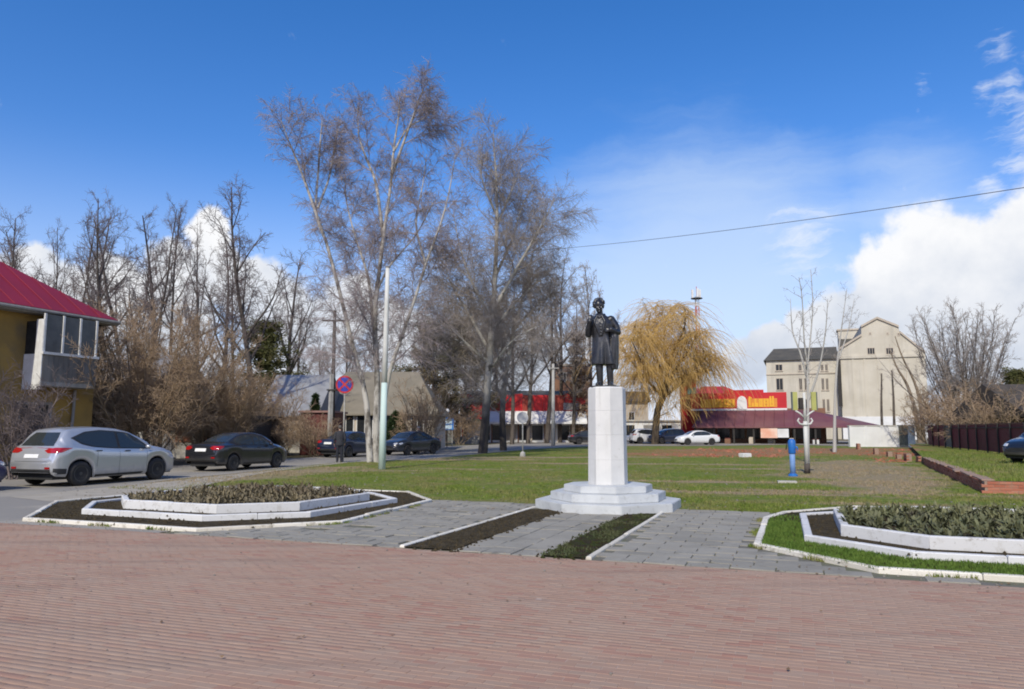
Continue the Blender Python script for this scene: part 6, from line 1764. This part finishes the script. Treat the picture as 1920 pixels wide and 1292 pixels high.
# ------------------------------------------------------------------ poles, signs, small things
def mint_pole():
    p = G(716, 880); top = P(727, 502, p.y + .2); h = top.z
    t = thing('utility_pole', 'white concrete pole with mint green lower half in front of the birch', 'pole', p)
    lean = (top.x - p.x, .2)
    mk = lambda f: (lean[0] * f, lean[1] * f, h * f)
    sh = MB(); sh.tube([mk(f) for f in (.42, .6, .8, 1)], [.120, .110, .098, .086], 10); sh.obj('shaft', M_CORR, t, True)
    lo = MB(); lo.tube([mk(f) for f in (0, .2, .42)], [.148, .135, .1205], 10); lo.obj('painted_base', M_MINT, t, True)
    a = mk(1.0); MB().lathe([(.105, 0), (.11, .03), (.08, .06), (.02, .08)], 10).obj('cap', M_GREYW, t, True, loc=a)
    # overhead cable to a pole beyond the right edge
    A = P(931, 474, 50.3); B = P(2110, 322, 18.0)
    pts = []
    for i in range(41):
        f = i / 40; q = A.lerp(B, f); q.z -= 1.3 * f * (1 - f); pts.append(q)
    c = thing('cable', 'thin dark overhead cable sagging across the sky to the right', 'cable', (0, 0, 0), me=MB().tube(pts, .0115, 6).mesh('cable', True), m=mat('weathered_cable', (.10, .105, .115), rough=.6))
    t = thing('utility_pole', 'concrete pole outside the right edge holding the overhead cable', 'pole', (B.x, B.y + .1, 0))
    MB().tube([(0, 0, 0), (0, 0, B.z + .2)], [.16, .10], 10).obj('shaft', M_CONC, t, True)
    MB().box(-.3, .3, -.14, -.08, B.z - .06, B.z).obj('crossarm', M_GREYW, t)
mint_pole()
def old_pole():
    p = at(622, 45); top = P(628, 582, 45); h = top.z
    t = thing('utility_pole', 'dark wooden pole on a pale concrete stub behind the no stopping sign', 'pole', p)
    dx = top.x - p.x
    MB().tube([(.04, 0, 2.2), (dx * .6, 0, h * .6), (dx, 0, h)], [.13, .115, .09], 9).obj('shaft', M_DARKB, t, True)
    MB().tube([(-.08, -.22, 0), (-.02, -.22, 4.9)], [.16, .13], 4).obj('concrete_stub', M_CONC, t)
    MB().box(-.30 + .02, .30, -.36, .14, 3.9, 3.98).obj('clamp', M_DARK, t)
    cr = MB().box(dx - .7, dx + .7, -.16, -.092, h - .7, h - .6).obj('crossarm', M_DARKB, t)
    for s in (-.6, 0, .6): MB().lathe([(.03, 0), (.05, .04), (.03, .08), (.02, .13)], 8).obj('insulator', M_WPANEL, cr, True, loc=(dx + s, -.126, h - .6))
    p = at(1037, 73); h = zz(1038, 682, 73)
    t = thing('utility_pole', 'pale concrete pole left of the pedestal in front of the market hall', 'pole', p)
    MB().tube([(0, 0, 0), (.05, 0, h)], [.20, .13], 8).obj('shaft', M_CONC, t, True); MB().box(-.5, .6, -.2, -.135, h - .5, h - .4).obj('crossarm', M_CONC, t)
old_pole()
def no_stopping():
    p = G(643, 866); z = zz(643, 721, p.y); rr = .44
    t = thing('road_sign', 'round blue no stopping sign with red rim and red cross', 'road sign', p)
    MB().tube([(0, 0, 0), (0, 0, z + rr * .7)], .035, 10).obj('post', M_CONC, t, True)
    def disc(r, y0, y1): m = MB(); m.extr([(r * math.cos(2 * math.pi * i / 40), z + r * math.sin(2 * math.pi * i / 40)) for i in range(40)], 'y', y0, y1); return m
    mr = mat('sign_red', (.52, .025, .03), (.46, .02, .025), rough=.4); mbl = mat('sign_blue', (.03, .045, .40), (.028, .04, .34), rough=.4)
    d = disc(rr, -.06, -.036).obj('rim', mr, t); disc(rr * .80, -.066, -.0601).obj('blue_disc', mbl, t)
    x = MB()
    for s in (1, -1):
        a = s * math.pi / 4; c, sn = math.cos(a), math.sin(a); l, w = rr * .82, rr * .105
        x.extr([(u * c - v * sn, z + u * sn + v * c) for u, v in ((-l, -w), (l, -w), (l, w), (-l, w))], 'y', -.074 - .002 * s, -.0661)
    x.obj('cross', mr, t)
no_stopping()
def grey_sign():
    p = G(980, 856); z = zz(980, 783, p.y)
    t = thing('road_sign', 'grey back of a round road sign on a thin post left of the pedestal', 'road sign', p)
    MB().tube([(0, 0, 0), (0, 0, z + .25)], .035, 8).obj('post', M_CONC, t, True); MB().lathe([(.17, 0), (.15, .22), (.05, .30)], 10).obj('base', M_CONC, t)
    m = MB(); m.extr([(.34 * math.cos(2 * math.pi * i / 28), z + .34 * math.sin(2 * math.pi * i / 28)) for i in range(28)], 'y', -.06, -.036); m.obj('disc', mat('galvanised', (.48, .48, .48), (.40, .40, .41), rough=.5, metal=.3), t)
grey_sign()
def info_stand():
    Y = 68; p = at(840, Y); z0, z1 = zz(840, 806, Y), zz(840, 783, Y)
    t = thing('information_stand', 'blue poster stand with pale sheets near the market stalls', 'stand', p)
    MB().box(-.5, .5, -.04, .04, z0, z1).obj('board', M_BLUE, t)
    for a, b, c, d in ((-.36, .36, .50, .9), (-.36, .36, .08, .40)): MB().box(a, b, -.055, -.042, z0 + (z1 - z0) * c, z0 + (z1 - z0) * d).obj('poster', mat('poster_sheet', (.62, .72, .78), (.30, .50, .66), scale=6), t)
    for s in (-.38, .38): MB().tube([(s, .06, 0), (s, .06, z1)], .03, 6).obj('post', M_CONC, t)
    t = thing('lamp', 'small ball lamp on a thin post above the blue poster stand', 'lamp', p + Vector((-.15, .8, 0)))
    z = zz(837, 770, Y); MB().tube([(0, 0, 0), (0, 0, z - .14)], [.05, .035], 8).obj('post', M_DARK, t); MB().ell((0, 0, z), (.2, .2, .2), 14, 10).obj('globe', M_WPANEL, t, True)
info_stand()
def pump():
    p = G(1487, 893)
    t = thing('water_pump', 'bright blue street water pump standing on the lawn', 'water pump', p, R(-10))
    MB().lathe([(.20, 0), (.20, .05), (.15, .07), (.145, .09)], 16).obj('base', M_BLUE, t, False)
    MB().lathe([(.115, .09), (.112, .40), (.118, .76)], 16).obj('column', mat('faded_blue', (.13, .25, .50), (.19, .31, .55), (.10, .20, .46), 5, rough=.6), t, True)
    MB().lathe([(.125, .76), (.155, .80), (.160, 1.10), (.150, 1.20), (.10, 1.255), (.03, 1.275)], 16).obj('head', M_BLUE, t, True)
    MB().tube([(.12, -.02, .98), (.20, -.03, .99), (.225, -.03, .93), (.225, -.03, .86)], [.035, .033, .032, .034], 8).obj('spout', M_BLUE, t, True)
    MB().tube([(-.10, .02, 1.10), (-.19, .03, 1.13), (-.24, .03, .90)], [.02, .02, .024], 6).obj('lever', M_DARK, t, True)
    t.scale = (.8, .8, 1.0)
    q = G(1476, 905.5); t = thing('concrete_slab', 'pale concrete slab lying on grass just left of the blue pump', 'slab', q, R(-15))
    MB().cbox(-.27, .27, -.18, .18, 0, .06, .015).obj('slab', M_PLAST, t)
    q = G(1397, 857); t = thing('concrete_slab', 'small pale block lying on the red rubble', 'slab', q, R(20))
    MB().cbox(-.3, .3, -.2, .2, 0, .22, .03).obj('slab', M_WHITE, t)
pump()
def scroll_lamp():
    p = G(1514, 889); Y = p.y; zt = lambda py: zz(1514, py, Y)
    t = thing('lamp_post', 'pale lamp post with scrolled brackets and two yellow green banners', 'lamp post', p)
    MB().tube([(0, 0, 0), (0, 0, zt(869))], [.105, .10], 12).obj('base_sleeve', M_DARKB, t, True)
    MB().tube([(0, 0, zt(869)), (0, 0, zt(790))], [.082, .074], 12).obj('shaft', M_CORR, t, True)
    MB().tube([(0, 0, zt(790)), (0, 0, zt(736))], [.058, .045], 12).obj('upper_shaft', M_CORR, t, True)
    MB().lathe([(.10, 0), (.11, .05), (.075, .10)], 12).obj('collar', M_CORR, t, True, loc=(0, 0, zt(798)))
    for s in (-1, 1):
        sc_ = MB(); z = zt(797)
        sc_.tube([(s * .06, 0, z), (s * .20, 0, z + .05), (s * .27, 0, z + .16), (s * .22, 0, z + .24), (s * .15, 0, z + .19)], [.035, .034, .032, .03, .025], 8)
        sc_.obj('scroll', M_CORR, t, True)
        z = zt(776); b = MB(); b.tube([(s * .04, 0, z - .12), (s * .18, 0, z + .02), (s * .34, 0, z + .12)], [.035, .032, .03], 8); br = b.obj('bracket', M_CORR, t, True)
        z0, z1 = zt(769), zt(735); m = mat('banner_green', (.42, .42, .13), (.36, .36, .11), scale=3, rough=.6)
        MB().box(s * .34 - .085, s * .34 + .085, -.03, .03, z0, z1).obj('banner', m, t)
        MB().box(s * .34 + (.087 if s > 0 else -.127), s * .34 + (.127 if s > 0 else -.087), -.04, .04, z0, z1).obj('banner_edge', M_FGREY, t)
    MB().cbox(-.20, -.06, -.07, .07, zt(768), zt(746), .015).obj('lantern', M_DARK, t)
scroll_lamp()
def mast():
    Y = 190; p = at(1313, Y); h = zz(1313, 556, Y)
    t = thing('antenna_mast', 'red and white lattice antenna mast rising behind the willow', 'mast', p); w = .55
    lv = 14; cr = [M_SRED, M_WPANEL]
    for i in range(lv):
        z0, z1 = h * i / lv, h * (i + 1) / lv; mb = MB()
        for a in range(3):
            c0 = (w * math.cos(2.094 * a), w * math.sin(2.094 * a)); c1 = (w * math.cos(2.094 * (a + 1)), w * math.sin(2.094 * (a + 1)))
            mb.tube([(*c0, z0), (*c0, z1)], .09, 5); mb.tube([(*c0, z0), (*c1, z1)], .05, 4); mb.tube([(*c0, z1), (*c1, z1)], .05, 4)
        mb.obj('lattice_section', cr[i % 2], t)
    hd = MB()
    for a in range(3): hd.box(1.1 * math.cos(2.094 * a + .5) - .25, 1.1 * math.cos(2.094 * a + .5) + .25, 1.1 * math.sin(2.094 * a + .5) - .2, 1.1 * math.sin(2.094 * a + .5) + .2, h - .3, h + 1.9)
    hd.obj('antenna', M_WPANEL, t); MB().lathe([(1.5, 0), (1.5, .15)], 14).obj('platform', M_DARK, t, loc=(0, 0, h - .6)); MB().tube([(0, 0, h), (0, 0, h + 2.6)], .09, 6).obj('spike', M_SRED, t)
mast()
